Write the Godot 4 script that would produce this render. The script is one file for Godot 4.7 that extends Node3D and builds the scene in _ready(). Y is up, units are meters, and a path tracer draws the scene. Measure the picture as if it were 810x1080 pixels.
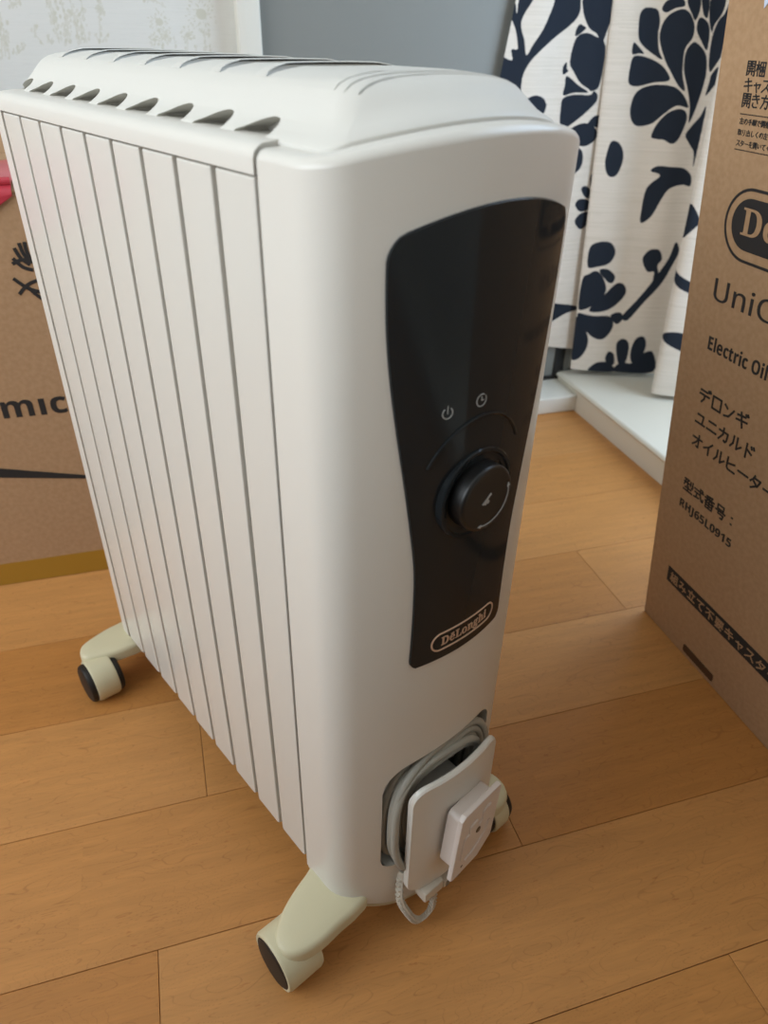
extends Node3D
# A white oil-filled radiator on a maple floor between two cartons, a patterned curtain behind it.
# World: x along the floorboards, z towards the viewer, y up, metres. The radiator stands turned 24.2 degrees.

const TURN := 24.2
const R_FACE := 0.154          # radius of the bowed front face of the radiator
const Z_FACE := 0.0725         # foremost point of that face
const LEAN := 8.0              # the tall carton is tipped against the step

var rng := RandomNumberGenerator.new()
var counts := {}
var M := {}

# ------------------------------------------------------------------ naming
func numbered(called: String) -> String:
	if not counts.has(called):
		counts[called] = 0
		return called
	counts[called] += 1
	return "%s_%03d" % [called, counts[called]]

func thing(called: String, label: String, category: String, at := Vector3.ZERO, turn := 0.0, group := "") -> Node3D:
	var o := Node3D.new()
	o.name = numbered(called)
	add_child(o)
	o.position = at
	o.rotation_degrees.y = turn
	o.set_meta("label", label)
	o.set_meta("category", category)
	if group != "":
		o.set_meta("group", group)
	return o

func part(called: String, soup: PackedVector3Array, mat: Material, parent: Node, crease := 40.0, uv := PackedVector2Array()) -> MeshInstance3D:
	var o := MeshInstance3D.new()
	o.mesh = commit(soup, crease, uv)
	o.material_override = mat
	o.name = called
	parent.add_child(o, true)
	return o

func structure(called: String, soup: PackedVector3Array, mat: Material, label: String, category: String, crease := 30.0, uv := PackedVector2Array()) -> MeshInstance3D:
	var o := part(called, soup, mat, self, crease, uv)
	o.set_meta("kind", "structure")
	o.set_meta("label", label)
	o.set_meta("category", category)
	return o

# ------------------------------------------------------------------ triangle soups (counter-clockwise seen from outside)
func commit(t: PackedVector3Array, crease: float, uv := PackedVector2Array()) -> ArrayMesh:
	var nf := t.size() / 3
	var fn := PackedVector3Array()
	fn.resize(nf)
	var at := {}
	var keys := []
	keys.resize(t.size())
	for f in nf:
		fn[f] = (t[f * 3 + 1] - t[f * 3]).cross(t[f * 3 + 2] - t[f * 3])
		for k in 3:
			var key := Vector3i((t[f * 3 + k] * 20000.0).round())
			keys[f * 3 + k] = key
			if at.has(key):
				at[key].append(f)
			else:
				at[key] = [f]
	var lim := cos(deg_to_rad(crease))
	var vs := PackedVector3Array()
	var ns := PackedVector3Array()
	var us := PackedVector2Array()
	for f in nf:
		if fn[f].length_squared() < 1e-22:
			continue
		var n0 := fn[f].normalized()
		for k in [0, 2, 1]:
			var i: int = f * 3 + k
			var s := Vector3.ZERO
			for g in at[keys[i]]:
				if fn[g].dot(n0) >= lim * fn[g].length():
					s += fn[g]
			vs.append(t[i])
			ns.append(s.normalized() if s.length_squared() > 0.0 else n0)
			if uv.size():
				us.append(uv[i])
	var arr := []
	arr.resize(Mesh.ARRAY_MAX)
	arr[Mesh.ARRAY_VERTEX] = vs
	arr[Mesh.ARRAY_NORMAL] = ns
	if uv.size():
		arr[Mesh.ARRAY_TEX_UV] = us
	var m := ArrayMesh.new()
	m.add_surface_from_arrays(Mesh.PRIMITIVE_TRIANGLES, arr)
	return m

func orient(t: PackedVector3Array) -> PackedVector3Array:
	var c := Vector3.ZERO
	for p in t:
		c += p
	c /= maxi(t.size(), 1)
	var vol := 0.0
	for f in t.size() / 3:
		vol += (t[f * 3] - c).dot((t[f * 3 + 1] - c).cross(t[f * 3 + 2] - c))
	if vol < 0.0:
		for f in t.size() / 3:
			var a := t[f * 3 + 1]
			t[f * 3 + 1] = t[f * 3 + 2]
			t[f * 3 + 2] = a
	return t

func quad(t: PackedVector3Array, a: Vector3, b: Vector3, c: Vector3, d: Vector3) -> void:
	t.append_array([a, b, c, a, c, d])

func loft(rings: Array, ring_closed := true, cap0 := true, cap1 := true, path_closed := false) -> PackedVector3Array:
	var t := PackedVector3Array()
	var n: int = rings[0].size()
	var last := n if ring_closed else n - 1
	for i in (rings.size() if path_closed else rings.size() - 1):
		var a: PackedVector3Array = rings[i]
		var b: PackedVector3Array = rings[(i + 1) % rings.size()]
		for j in last:
			var k := (j + 1) % n
			quad(t, a[j], a[k], b[k], b[j])
	for e in 2:
		if not (cap0 if e == 0 else cap1):
			continue
		var r: PackedVector3Array = rings[0] if e == 0 else rings[-1]
		var c := Vector3.ZERO
		for p in r:
			c += p
		c /= n
		for j in n:
			if e == 0:
				t.append_array([c, r[(j + 1) % n], r[j]])
			else:
				t.append_array([c, r[j], r[(j + 1) % n]])
	return orient(t) if (cap0 and cap1) or path_closed else t

func ring3(poly: PackedVector2Array, f: Callable) -> PackedVector3Array:
	var r := PackedVector3Array()
	for p in poly:
		r.append(f.call(p))
	return r

func rounded(w: float, h: float, r: float, n := 4) -> PackedVector2Array:
	var p := PackedVector2Array()
	for q in 4:
		var c: Vector2 = Vector2([1, -1, -1, 1][q] * (w / 2 - r), [1, 1, -1, -1][q] * (h / 2 - r))
		for i in n + 1:
			var a := (q + float(i) / n) * PI / 2
			p.append(c + Vector2(cos(a), sin(a)) * r)
	return p

func inset(p: PackedVector2Array, d: float) -> PackedVector2Array:
	var o := PackedVector2Array()
	var n := p.size()
	for i in n:
		var a := (p[i] - p[(i + n - 1) % n])
		var b := (p[(i + 1) % n] - p[i])
		var t := (a.normalized() + b.normalized()).normalized()
		o.append(p[i] + Vector2(-t.y, t.x) * d)
	return o

# a prism of a counter-clockwise outline between z0 and z1 with bevelled rims; `f` places (x, y, z)
func slab(poly: PackedVector2Array, z0: float, z1: float, bevel: float, f = null) -> PackedVector3Array:
	var rings := []
	var place := func(p: Vector2, z: float) -> Vector3:
		return f.call(Vector3(p.x, p.y, z)) if f != null else Vector3(p.x, p.y, z)
	var lv := [[bevel, z0], [bevel * 0.3, z0 + bevel * 0.3], [0.0, z0 + bevel], [0.0, z1 - bevel], [bevel * 0.3, z1 - bevel * 0.3], [bevel, z1]] if bevel > 0.0 else [[0.0, z0], [0.0, z1]]
	for l in lv:
		var q := inset(poly, l[0]) if l[0] > 0.0 else poly
		var r := PackedVector3Array()
		for p in q:
			r.append(place.call(p, l[1]))
		rings.append(r)
	return loft(rings)

func block(a: Vector3, b: Vector3, bevel := 0.0) -> PackedVector3Array:
	var s := b - a
	var c := (a + b) / 2
	var poly := PackedVector2Array([Vector2(s.x / 2, s.y / 2), Vector2(-s.x / 2, s.y / 2), Vector2(-s.x / 2, -s.y / 2), Vector2(s.x / 2, -s.y / 2)])
	if bevel > 0.0:
		poly = rounded(s.x, s.y, bevel, 2)
	return slab(poly, a.z, b.z, bevel, func(p): return p + Vector3(c.x, c.y, 0))

func tube(path: PackedVector3Array, rad: float, sides := 8, closed := false, squash := 1.0) -> PackedVector3Array:
	var rings := []
	var n := path.size()
	var up := Vector3(0.13, 0.21, 0.97).normalized()
	for i in n:
		var a: Vector3 = path[(i + n - 1) % n] if closed else path[maxi(i - 1, 0)]
		var b: Vector3 = path[(i + 1) % n] if closed else path[mini(i + 1, n - 1)]
		var d := (b - a).normalized()
		var x := (up - d * up.dot(d)).normalized()
		up = x
		var y := d.cross(x)
		var r := PackedVector3Array()
		for j in sides:
			var t := TAU * j / sides
			r.append(path[i] + (x * cos(t) + y * sin(t) * squash) * rad)
		rings.append(r)
	return loft(rings, true, not closed, not closed, closed)

func lathe(profile: Array, sides: int, f: Callable) -> PackedVector3Array:   # profile of [radius, height]; f places (x, y, h)
	var rings := []
	for q in profile:
		var r := PackedVector3Array()
		for j in sides:
			var a := TAU * j / sides
			r.append(f.call(Vector3(cos(a) * q[0], sin(a) * q[0], q[1])))
		rings.append(r)
	return loft(rings)

func curve(points: PackedVector3Array, n := 6, closed := false) -> PackedVector3Array:
	var o := PackedVector3Array()
	var m := points.size()
	for i in (m if closed else m - 1):
		var p0: Vector3 = points[(i + m - 1) % m] if closed else points[maxi(i - 1, 0)]
		var p3: Vector3 = points[(i + 2) % m] if closed else points[mini(i + 2, m - 1)]
		for k in n:
			o.append(points[i].cubic_interpolate(points[(i + 1) % m], p0, p3, float(k) / n))
	if not closed:
		o.append(points[m - 1])
	return o

func curve2(points: PackedVector2Array, n := 5) -> PackedVector2Array:   # closed smooth outline
	var o := PackedVector2Array()
	var m := points.size()
	for i in m:
		for k in n:
			o.append(points[i].cubic_interpolate(points[(i + 1) % m], points[(i + m - 1) % m], points[(i + 2) % m], float(k) / n))
	return o

func moved(t: PackedVector3Array, f: Callable) -> PackedVector3Array:
	var o := PackedVector3Array()
	for p in t:
		o.append(f.call(p))
	return o

func text_soup(what: String, font_name: String, height: float, weight := 400, depth := 0.0004) -> PackedVector3Array:
	var font := SystemFont.new()
	font.font_names = PackedStringArray([font_name])
	font.font_weight = weight
	var tm := TextMesh.new()
	tm.font = font
	tm.font_size = 64
	tm.pixel_size = 0.01
	tm.curve_step = 1.0
	tm.depth = 0.01
	tm.text = what
	tm.horizontal_alignment = HORIZONTAL_ALIGNMENT_LEFT
	tm.vertical_alignment = VERTICAL_ALIGNMENT_BOTTOM
	var arr := tm.get_mesh_arrays()
	var vs: PackedVector3Array = arr[Mesh.ARRAY_VERTEX]
	var ix = arr[Mesh.ARRAY_INDEX]
	var t := PackedVector3Array()
	if ix == null or ix.size() == 0:
		t = vs
	else:
		for i in ix:
			t.append(vs[i])
	var lo := Vector3(1e9, 1e9, 1e9)
	var hi := -lo
	for p in t:
		lo = lo.min(p)
		hi = hi.max(p)
	for i in t.size():
		t[i] = Vector3((t[i].x - lo.x), (t[i].y - lo.y), (t[i].z - lo.z) / maxf(hi.z - lo.z, 1e-6) * 0.01)
	for f in t.size() / 3:   # Godot winds clockwise
		var a := t[f * 3 + 1]
		t[f * 3 + 1] = t[f * 3 + 2]
		t[f * 3 + 2] = a
	var k := height / (hi.y - lo.y)
	for i in t.size():
		t[i] = Vector3(t[i].x * k, t[i].y * k, t[i].z / 0.01 * depth)
	return t

func span_x(t: PackedVector3Array) -> float:
	var a := 0.0
	for p in t:
		a = maxf(a, p.x)
	return a

# brush lettering: each stroke is a flat ribbon in (x, y) of the unit square
func strokes(list: Array, size: float, thick: float, depth := 0.0004) -> PackedVector3Array:
	var t := PackedVector3Array()
	for s in list:
		for i in s.size() / 2 - 1:
			var a := Vector2(s[i * 2], 10.0 - s[i * 2 + 1]) * size / 10.0
			var b := Vector2(s[i * 2 + 2], 10.0 - s[i * 2 + 3]) * size / 10.0
			var d := (b - a).normalized() * thick / 2
			var n := Vector2(-d.y, d.x)
			a -= d * 0.6
			b += d * 0.6
			t.append_array(slab(PackedVector2Array([a - n, b - n, b + n, a + n]), 0.0, depth, 0.0))
	return t

# outlines of the curtain print in millimetres of cloth (across, up)
const CLOTH_PRINT := [
	[105,722,102,708,91,675,79,654,71,638,64,658,54,678,55,693,65,713,67,721,43,720,43,695,37,708,32,698,35,689,47,672,55,651,55,646,46,645,51,631,38,634,26,640,25,615,36,604,52,595,73,568,77,566,72,595,73,615,84,636,110,660,140,681,153,697,152,716,150,724],
	[120,564,118,554,111,549,99,548,89,553,83,562,83,572,90,578,100,580,112,576,118,569],
	[159,721,158,704,165,689,175,677,189,670,202,657,209,675,217,705,213,723],
	[157,683,152,676,153,666,168,677,163,681],
	[169,671,155,665,150,646,150,627,158,616,173,599,190,590,197,587,212,597,211,653,186,667],
	[144,629,139,622,141,611,149,616,146,620],
	[148,609,147,595,147,580,164,584,190,585,171,595],
	[147,575,146,558,148,538,155,526,165,533,181,545,198,559,211,571,211,581,201,587,195,581,165,581],
	[200,537,212,548,230,548,234,536,223,530,206,534],
	[166,525,188,537,211,533,226,520,219,507,199,500,176,507],
	[390,507,402,509,413,499,418,482,413,461,404,451,392,454,385,475],
	[181,500,197,492,202,473,194,458,177,456,166,497],
	[226,445,235,457,254,458,264,444,258,419,236,423],
	[209,428,220,432,240,419,252,410,224,411],
	[201,400,210,410,232,406,247,394,217,387],
	[206,370,218,384,245,384,244,369,224,354],
	[239,355,251,380,267,373,263,345,247,341],
	[377,323,395,335,416,333,428,315,418,295,394,287,377,286],
	[369,259,381,272,395,279,410,264,418,239,402,214,368,200],
	[399,280,416,283,434,269,430,256,418,259],
	[389,200,416,232,439,254,456,252,461,233,441,208,413,197],
	[366,191,399,188,436,187,444,164,428,140,405,142,380,165],
	[361,183,386,160,396,130,386,100,368,90,355,109],
	[436,189,454,196,464,185,451,171],
	[461,188,482,220,513,272,534,307,543,337,553,320,544,293,529,261,499,222,473,181],
	[482,304,492,322,510,323,519,306,512,293,518,273,508,262,507,281,494,281],
	[404,66,418,86,444,87,462,68],
	[437,97,443,112,455,105,458,84,445,82],
	[457,126,466,140,479,136,484,117,480,86,467,86],
	[488,108,493,140,508,148,517,133,514,109,498,86],
	[462,67,471,88,494,88,510,109,535,114,543,70],
	[160,211,214,208,258,195,221,188,189,172,167,166],
	[658,324,675,311,696,299,719,287,720,271,696,278,676,292,662,308],
	[674,184,687,194,716,195,733,178,740,153,716,161,693,171],
	[666,370,663,403,668,420,685,424,703,399,695,384,680,369],
	[415,675,414,698,421,707,433,708,445,705,451,689,451,671,456,649,463,636,448,643,429,654,419,663],
	[451,707,457,718,471,723,482,719,484,711,471,708,459,702],
	[456,688,466,701,483,707,496,700,506,684,506,668,496,652,497,626,500,611,508,591,495,598,477,621,466,638,454,666],
	[409,659,419,654,431,644,422,644,409,643],
	[412,639,430,640,454,633,470,622,479,606,456,602,431,596,414,597,408,604,408,622],
	[419,564,424,583,439,594,464,599,489,596,506,585,517,572,519,565,497,568,478,554,462,539,441,534,428,539,421,550],
	[464,519,470,538,484,556,501,563,515,560,521,549,518,533,510,514,499,508,485,514,471,515],
	[499,625,498,647,506,660,515,661,532,650,540,636,543,614,540,586,533,556,526,542,523,566,515,588,504,611],
	[488,715,489,723,508,723,511,706,506,692,499,699],
	[511,679,511,693,518,696,530,689,536,677,537,651,524,663],
	[511,723,525,724,528,697,519,701],
	[529,724,552,724,552,704,542,686,540,676,531,696],
	[542,670,547,691,555,702,563,721,573,673,553,624,547,623,543,641],
	[552,615,561,627,565,610,560,599,549,584,551,604],
	[524,522,532,535,546,552,553,568,554,544,552,495,550,470,546,495,534,509],
	[472,462,483,471,506,470,532,468,549,456,551,438,538,440,522,438,507,431,497,413,485,384,469,371,467,396,470,433,489,455],
]

# wildflowers of the wallpaper in millimetres on the wall
const STALKS := [ [-230, 698, -226, 642, 8.5], [-228, 693, -224, 666, 15.3], [-213, 698, -210, 642, 6.8], [-212, 685, -210, 660, 15.3], [-201, 698, -198, 642, 6.8], [-200, 683, -200, 649, 17], [-186, 699, -186, 670, 6.8], [-192, 674, -188, 643, 15.3], [-217, 666, -211, 642, 15.3], [-161, 700, -170, 643, 5.1], [-163, 686, -164, 679, 13.6], [-175, 654, -170, 645, 6.8], [-157, 655, -168, 644, 6.8], [-296, 678, -307, 622, 18.7], [-296, 659, -302, 625, 13.6], [-255, 664, -257, 650, 6.8], [-251, 661, -257, 655, 8.5], [-255, 651, -248, 640, 3.4], [-237, 653, -242, 643, 10.2], [-234, 649, -238, 642, 6.8], [-275, 641, -286, 630, 6.8], [-271, 640, -283, 630, 6.8], [-290, 634, -286, 627, 8.5], [-88, 699, -70, 689, 3.4], [-99, 698, -84, 696, 6.8], [-83, 663, -81, 640, 3.4], [-72, 656, -74, 642, 8.5], [-63, 652, -63, 640, 6.8], [-44, 652, -46, 636, 6.8], [-48, 657, -44, 652, 8.5], [-37, 659, -42, 652, 8.5], [-18, 664, -19, 636, 5.1], [-23, 662, -18, 656, 6.8], [-9, 663, -15, 656, 6.8], [-31, 643, -34, 635, 6.8], [-11, 645, -13, 634, 6.8], [-83, 644, -83, 637, 6.8], [-280, 695, -279, 682, 8.5], [-269, 695, -278, 682, 8.5], [-265, 694, -273, 687, 6.8] ]
const HEADS := [ [-82, 671, 15.75], [-92, 649, 8.75], [-20, 682, 22.75], [-43, 656, 10.5], [-75, 654, 8.75], [-163, 684, 7] ]

# stroke lettering for the Japanese print, each stroke a polyline on a ten-unit square
const GLYPHS := {
	"デ": [[1, 2, 7, 2], [0.5, 4.5, 9, 4.5], [5, 4.5, 4.6, 7, 2.5, 9.5], [7.6, 0.5, 8.4, 1.8], [9, 0, 9.8, 1.4]],
	"ロ": [[1.5, 1.5, 8.5, 1.5, 8.5, 9, 1.5, 9, 1.5, 1.5]],
	"ン": [[1, 2, 3.5, 3.8], [1.2, 9, 5, 8, 8.8, 2.8]],
	"ギ": [[1, 3.2, 7.5, 2.4], [0.5, 6.2, 9, 5.2], [3.6, 0.8, 5.8, 9.6], [7.2, 0.6, 8, 1.8], [8.6, 0.2, 9.4, 1.4]],
	"キ": [[1, 3.2, 8, 2.4], [0.5, 6.2, 9.4, 5.2], [4, 0.6, 6, 9.6]],
	"ユ": [[2, 2.5, 7.5, 2.5, 6.8, 8], [0.5, 8.2, 9.5, 8.2]],
	"ニ": [[1.8, 2.5, 8.2, 2.5], [0.6, 8, 9.4, 8]],
	"カ": [[0.8, 3.2, 8.6, 3.2, 8, 8, 7, 9.2, 5.6, 8.6], [4.6, 0.6, 4.4, 5, 1, 9.4]],
	"ル": [[3, 1.2, 2.8, 6, 0.6, 9], [6, 1, 6, 8.6, 9.6, 5.6]],
	"ド": [[3, 0.6, 3, 9.6], [3, 3.8, 7.5, 6], [6.4, 1, 7.2, 2.6], [8.2, 0.6, 9, 2.2]],
	"オ": [[0.6, 3.2, 9.4, 3.2], [6.2, 0.6, 6.2, 9.2, 4.4, 8.8], [6, 3.4, 3.6, 6.6, 0.8, 8.8]],
	"イ": [[8.4, 0.8, 5.4, 4, 1, 6.2], [5.4, 4, 5.4, 9.6]],
	"ヒ": [[1.8, 0.8, 1.8, 7.6, 3, 8.8, 9, 8.8], [1.9, 5, 8.2, 3.4]],
	"ー": [[0.8, 5, 9.2, 5]],
	"タ": [[4, 0.8, 2.8, 3.4, 0.8, 5.6], [3.6, 2.4, 8.6, 2.4, 7, 6, 2, 9.6], [3.4, 4.4, 6.8, 6.8]],
	"ャ": [[1.5, 5, 8.5, 4.2, 7, 7], [3.6, 3.4, 5.4, 9.8]],
	"ス": [[1.4, 1.6, 7.8, 1.6, 5.6, 5.6, 0.8, 9.2], [5.4, 5.4, 9.2, 9.2]],
	"開": [[1, 0.6, 1, 9.8], [1, 0.6, 4.4, 0.6, 4.4, 3.8, 1, 3.8], [1, 2.2, 4.4, 2.2], [9, 0.6, 5.6, 0.6, 5.6, 3.8, 9, 3.8], [5.6, 2.2, 9, 2.2], [9, 0.6, 9, 9.8, 8, 9.6], [2.6, 5.2, 7.4, 5.2], [2.2, 7, 7.8, 7], [4, 5.2, 3.8, 7.4, 2.6, 9.2], [6.2, 5.2, 6.2, 9.2]],
	"梱": [[0.2, 2.8, 4, 2.8], [2.2, 0.4, 2.2, 9.8], [2.1, 3, 0.2, 6.6], [2.3, 3.4, 3.8, 5.4], [4.6, 1, 9.6, 1, 9.6, 9.6, 4.6, 9.6, 4.6, 1], [5.4, 4, 8.8, 4], [7.1, 2, 7.1, 8.6], [7, 4.2, 5.4, 7], [7.2, 4.2, 8.8, 7]],
	"き": [[1.6, 2, 8, 1.4], [1, 4, 8.6, 3.4], [4, 0.4, 7.4, 6.4], [2.4, 6.4, 2, 8, 3.6, 9.2, 7, 9]],
	"方": [[5, 0.4, 5, 2.2], [0.6, 2.4, 9.4, 2.4], [3.8, 2.4, 3.6, 5.6, 1, 9.4], [3.8, 4.6, 8, 4.6, 7.6, 8.6, 6.6, 9.4, 5.4, 8.8]],
	"型": [[0.8, 1, 5.4, 1], [0.4, 3.4, 5.8, 3.4], [2.2, 1, 1.8, 3.8, 0.6, 5.6], [4, 1, 4, 5.6], [7, 1.2, 7, 4.4], [9, 0.6, 9, 5.4, 8.2, 5.2], [5, 5.4, 5, 9.2], [2, 7, 8, 7], [0.6, 9.2, 9.4, 9.2]],
	"式": [[0.6, 2.8, 9.4, 2.8], [6.2, 0.6, 6.6, 5, 8, 8.6, 9.4, 8.8, 9.4, 7], [7.6, 0.8, 8.6, 1.8], [1.2, 5, 5.4, 5], [3.2, 5, 3.2, 8.4], [0.8, 8.8, 5.8, 8]],
	"番": [[7.6, 0.6, 2, 1.4], [0.6, 3, 9.4, 3], [5, 1.2, 5, 5.4], [4.8, 3, 1, 5.4], [5.2, 3, 9, 5.4], [3, 1.6, 3.6, 2.6], [7, 1.4, 6.4, 2.6], [2, 5.8, 8, 5.8, 8, 9.6, 2, 9.6, 2, 5.8], [2, 7.6, 8, 7.6], [5, 5.8, 5, 9.6]],
	"号": [[2.4, 0.8, 7.6, 0.8, 7.6, 3.6, 2.4, 3.6, 2.4, 0.8], [0.6, 5, 9.4, 5], [3.6, 5, 3.2, 6.8, 8, 6.8, 7.4, 9.4, 5.6, 9.4]],
	":": [[4.4, 3, 5.4, 3], [4.4, 7.6, 5.4, 7.6]],
	"組": [[2.2, 0.4, 0.8, 2.4, 2.6, 2.8], [3.6, 1.6, 1, 5, 4.2, 4.8], [2.4, 4.8, 2.4, 9.8], [1, 6.4, 0.6, 8.6], [3.6, 6.4, 4.2, 8.2], [5.6, 1, 5.6, 9.2], [5.6, 1, 8.8, 1, 8.8, 9.2], [5.6, 3.6, 8.8, 3.6], [5.6, 6.2, 8.8, 6.2], [4.6, 9.2, 9.8, 9.2]],
	"み": [[1.4, 1.6, 5.2, 1.4, 2, 7.6, 0.8, 6.6, 3, 5.2, 9.2, 7.2], [7.6, 4.4, 7.2, 7, 5.6, 9.4]],
	"立": [[5, 0.4, 5, 2], [1, 2.4, 9, 2.4], [3, 4, 3.8, 7.6], [7.2, 3.8, 6, 8.4], [0.6, 9, 9.4, 9]],
	"て": [[0.8, 2.2, 9, 1.4, 6, 2.8, 4, 5.4, 4.6, 8, 7.4, 9.4]],
	"で": [[0.8, 2.2, 8, 1.4, 5, 2.8, 3, 5.4, 3.6, 8, 6.4, 9.4], [7, 4, 7.8, 5.4], [8.6, 3.4, 9.4, 4.8]],
	"不": [[0.6, 1.2, 9.4, 1.2], [5.4, 1.4, 3.6, 4.2, 0.6, 6.4], [5, 3.6, 5, 9.8], [5.6, 4.6, 9, 7]],
	"要": [[0.6, 1, 9.4, 1], [1.4, 2.6, 8.6, 2.6, 8.6, 5, 1.4, 5, 1.4, 2.6], [3.8, 1, 3.8, 5], [6.2, 1, 6.2, 5], [0.6, 6.6, 9.4, 6.6], [4, 5, 2.4, 8, 8, 9.8], [6.8, 6.6, 4.6, 9, 1, 9.8]],
	"左": [[0.6, 2.4, 9.4, 2.4], [4.6, 0.4, 3.4, 5, 0.6, 8.8], [3.6, 5.2, 8.6, 5.2], [6, 5.2, 6, 9], [2.6, 9.2, 9.4, 9.2]],
	"の": [[5, 2, 4, 6, 2, 8, 1, 6, 2, 3, 5, 1.4, 8, 2.6, 9, 5.4, 7.6, 8, 5.4, 9.2]],
	"手": [[7.6, 0.8, 2, 1.8], [1.6, 3.6, 8.4, 3.6], [0.6, 5.8, 9.4, 5.8], [5, 1.4, 5, 9.4, 3.6, 9]],
	"順": [[1, 1, 0.8, 6, 0.2, 9], [2.4, 1.2, 2.4, 8], [3.8, 0.8, 3.8, 9.2], [5, 1, 9.6, 1], [5.6, 2.6, 9, 2.6, 9, 7.4, 5.6, 7.4, 5.6, 2.6], [5.6, 4.2, 9, 4.2], [5.6, 5.8, 9, 5.8], [6.4, 7.6, 4.8, 9.6], [8.2, 7.6, 9.6, 9.6]],
	"取": [[0.4, 1, 5, 1], [1.2, 1, 1.2, 8], [4, 1, 4, 9.6], [1.2, 3.2, 4, 3.2], [1.2, 5.4, 4, 5.4], [0.2, 8.2, 4.8, 7.4], [5.4, 2, 9, 2, 7.6, 6, 5.2, 9.2], [6, 3.6, 9.6, 9.2]],
	"り": [[2.4, 1, 2, 4.6, 3.2, 6], [7, 0.8, 7.2, 5, 6, 8, 4, 9.6]],
	"出": [[5, 0.4, 5, 9], [1.8, 1.8, 1.8, 4.6, 8.2, 4.6, 8.2, 1.8], [1, 5.8, 1, 9, 9, 9, 9, 5.8]],
	"し": [[3, 1, 2.8, 7.6, 4.4, 9.2, 8.6, 6.8]],
	"を": [[1.4, 2, 8, 1.8], [4.6, 0.4, 3.4, 4, 1.2, 6.4, 4, 4.8, 5.4, 6.8], [8.6, 4, 4.6, 6.4, 4, 8.6, 8.4, 9.4]],
	"い": [[1.6, 2, 1.8, 6.6, 3.2, 8.4, 4.2, 6.6], [7, 2.4, 8.8, 6.4]],
	"く": [[7, 0.8, 2.6, 5, 7.4, 9.2]],
}

# ------------------------------------------------------------------ materials
func paint(c: Color, rough: float, spec := 0.5, metal := 0.0) -> StandardMaterial3D:
	var m := StandardMaterial3D.new()
	m.albedo_color = c
	m.roughness = rough
	m.metallic_specular = spec
	m.metallic = metal
	return m

func rgb(r: int, g: int, b: int) -> Color:
	return Color(r / 255.0, g / 255.0, b / 255.0)

func noise_tex(freq: float, c0: Color, c1: Color, seed_: int, size := 512, octaves := 4, normal := 0.0) -> NoiseTexture2D:
	var n := FastNoiseLite.new()
	n.seed = seed_
	n.frequency = freq
	n.fractal_octaves = octaves
	var t := NoiseTexture2D.new()
	t.width = size
	t.height = size
	t.seamless = true
	t.noise = n
	if normal > 0.0:
		t.as_normal_map = true
		t.bump_strength = normal
	else:
		var g := Gradient.new()
		g.set_color(0, c0)
		g.set_color(1, c1)
		t.color_ramp = g
	return t

func make_materials() -> void:
	M.enamel = paint(rgb(217, 213, 204), 0.24)                 # powder-coated steel fins
	M.plastic = paint(rgb(222, 218, 209), 0.3)               # moulded housing
	M.cover = paint(rgb(217, 214, 206), 0.5)
	M.foot = paint(rgb(213, 205, 172), 0.45)
	M.tyre = paint(rgb(26, 22, 20), 0.55)
	M.gloss_black = paint(rgb(37, 40, 42), 0.1, 0.32)
	M.knob = paint(rgb(20, 19, 18), 0.38)
	M.ring = paint(rgb(52, 53, 54), 0.3)
	M.icon = paint(rgb(172, 172, 168), 0.6)
	M.badge = paint(rgb(206, 170, 142), 0.45)
	M.cord = paint(rgb(166, 163, 152), 0.6)
	M.plug = paint(rgb(222, 211, 203), 0.45)
	M.strap = paint(rgb(206, 196, 180), 0.6)
	M.tag = paint(rgb(128, 122, 112), 0.7)
	M.brass = paint(rgb(110, 100, 80), 0.4, 0.5, 0.6)
	M.wall = paint(rgb(214, 212, 206), 0.9)
	M.upholstery = paint(rgb(70, 66, 64), 0.9)
	M.chest = paint(rgb(112, 82, 56), 0.5)
	M.ceiling = paint(rgb(224, 222, 216), 0.9)
	M.trim = paint(rgb(222, 219, 208), 0.5)
	M.step = paint(rgb(226, 221, 206), 0.45)
	M.door = paint(rgb(132, 134, 130), 0.38)
	M.gasket = paint(rgb(20, 21, 22), 0.5)
	M.print = paint(rgb(38, 35, 34), 0.8)
	M.print_soft = paint(rgb(56, 50, 46), 0.8)
	M.red_film = paint(rgb(190, 62, 74), 0.3)
	M.sticker = paint(rgb(206, 216, 236), 0.35)
	M.sticker_blue = paint(rgb(66, 92, 152), 0.35)
	M.tape = paint(rgb(168, 126, 44), 0.3)
	M.subfloor = paint(rgb(96, 66, 40), 0.9)
	M.frame = paint(rgb(200, 200, 198), 0.4)
	M.glass = paint(Color(1, 1, 1, 0.06), 0.02)
	M.glass.transparency = BaseMaterial3D.TRANSPARENCY_ALPHA
	M.kraft = paint(Color.WHITE, 0.85)
	M.kraft.albedo_texture = noise_tex(0.035, rgb(170, 134, 98), rgb(184, 149, 113), 3)
	M.kraft.uv1_triplanar = true
	M.kraft.uv1_scale = Vector3(7, 7, 7)
	M.slot = paint(rgb(82, 54, 28), 0.9)

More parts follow.
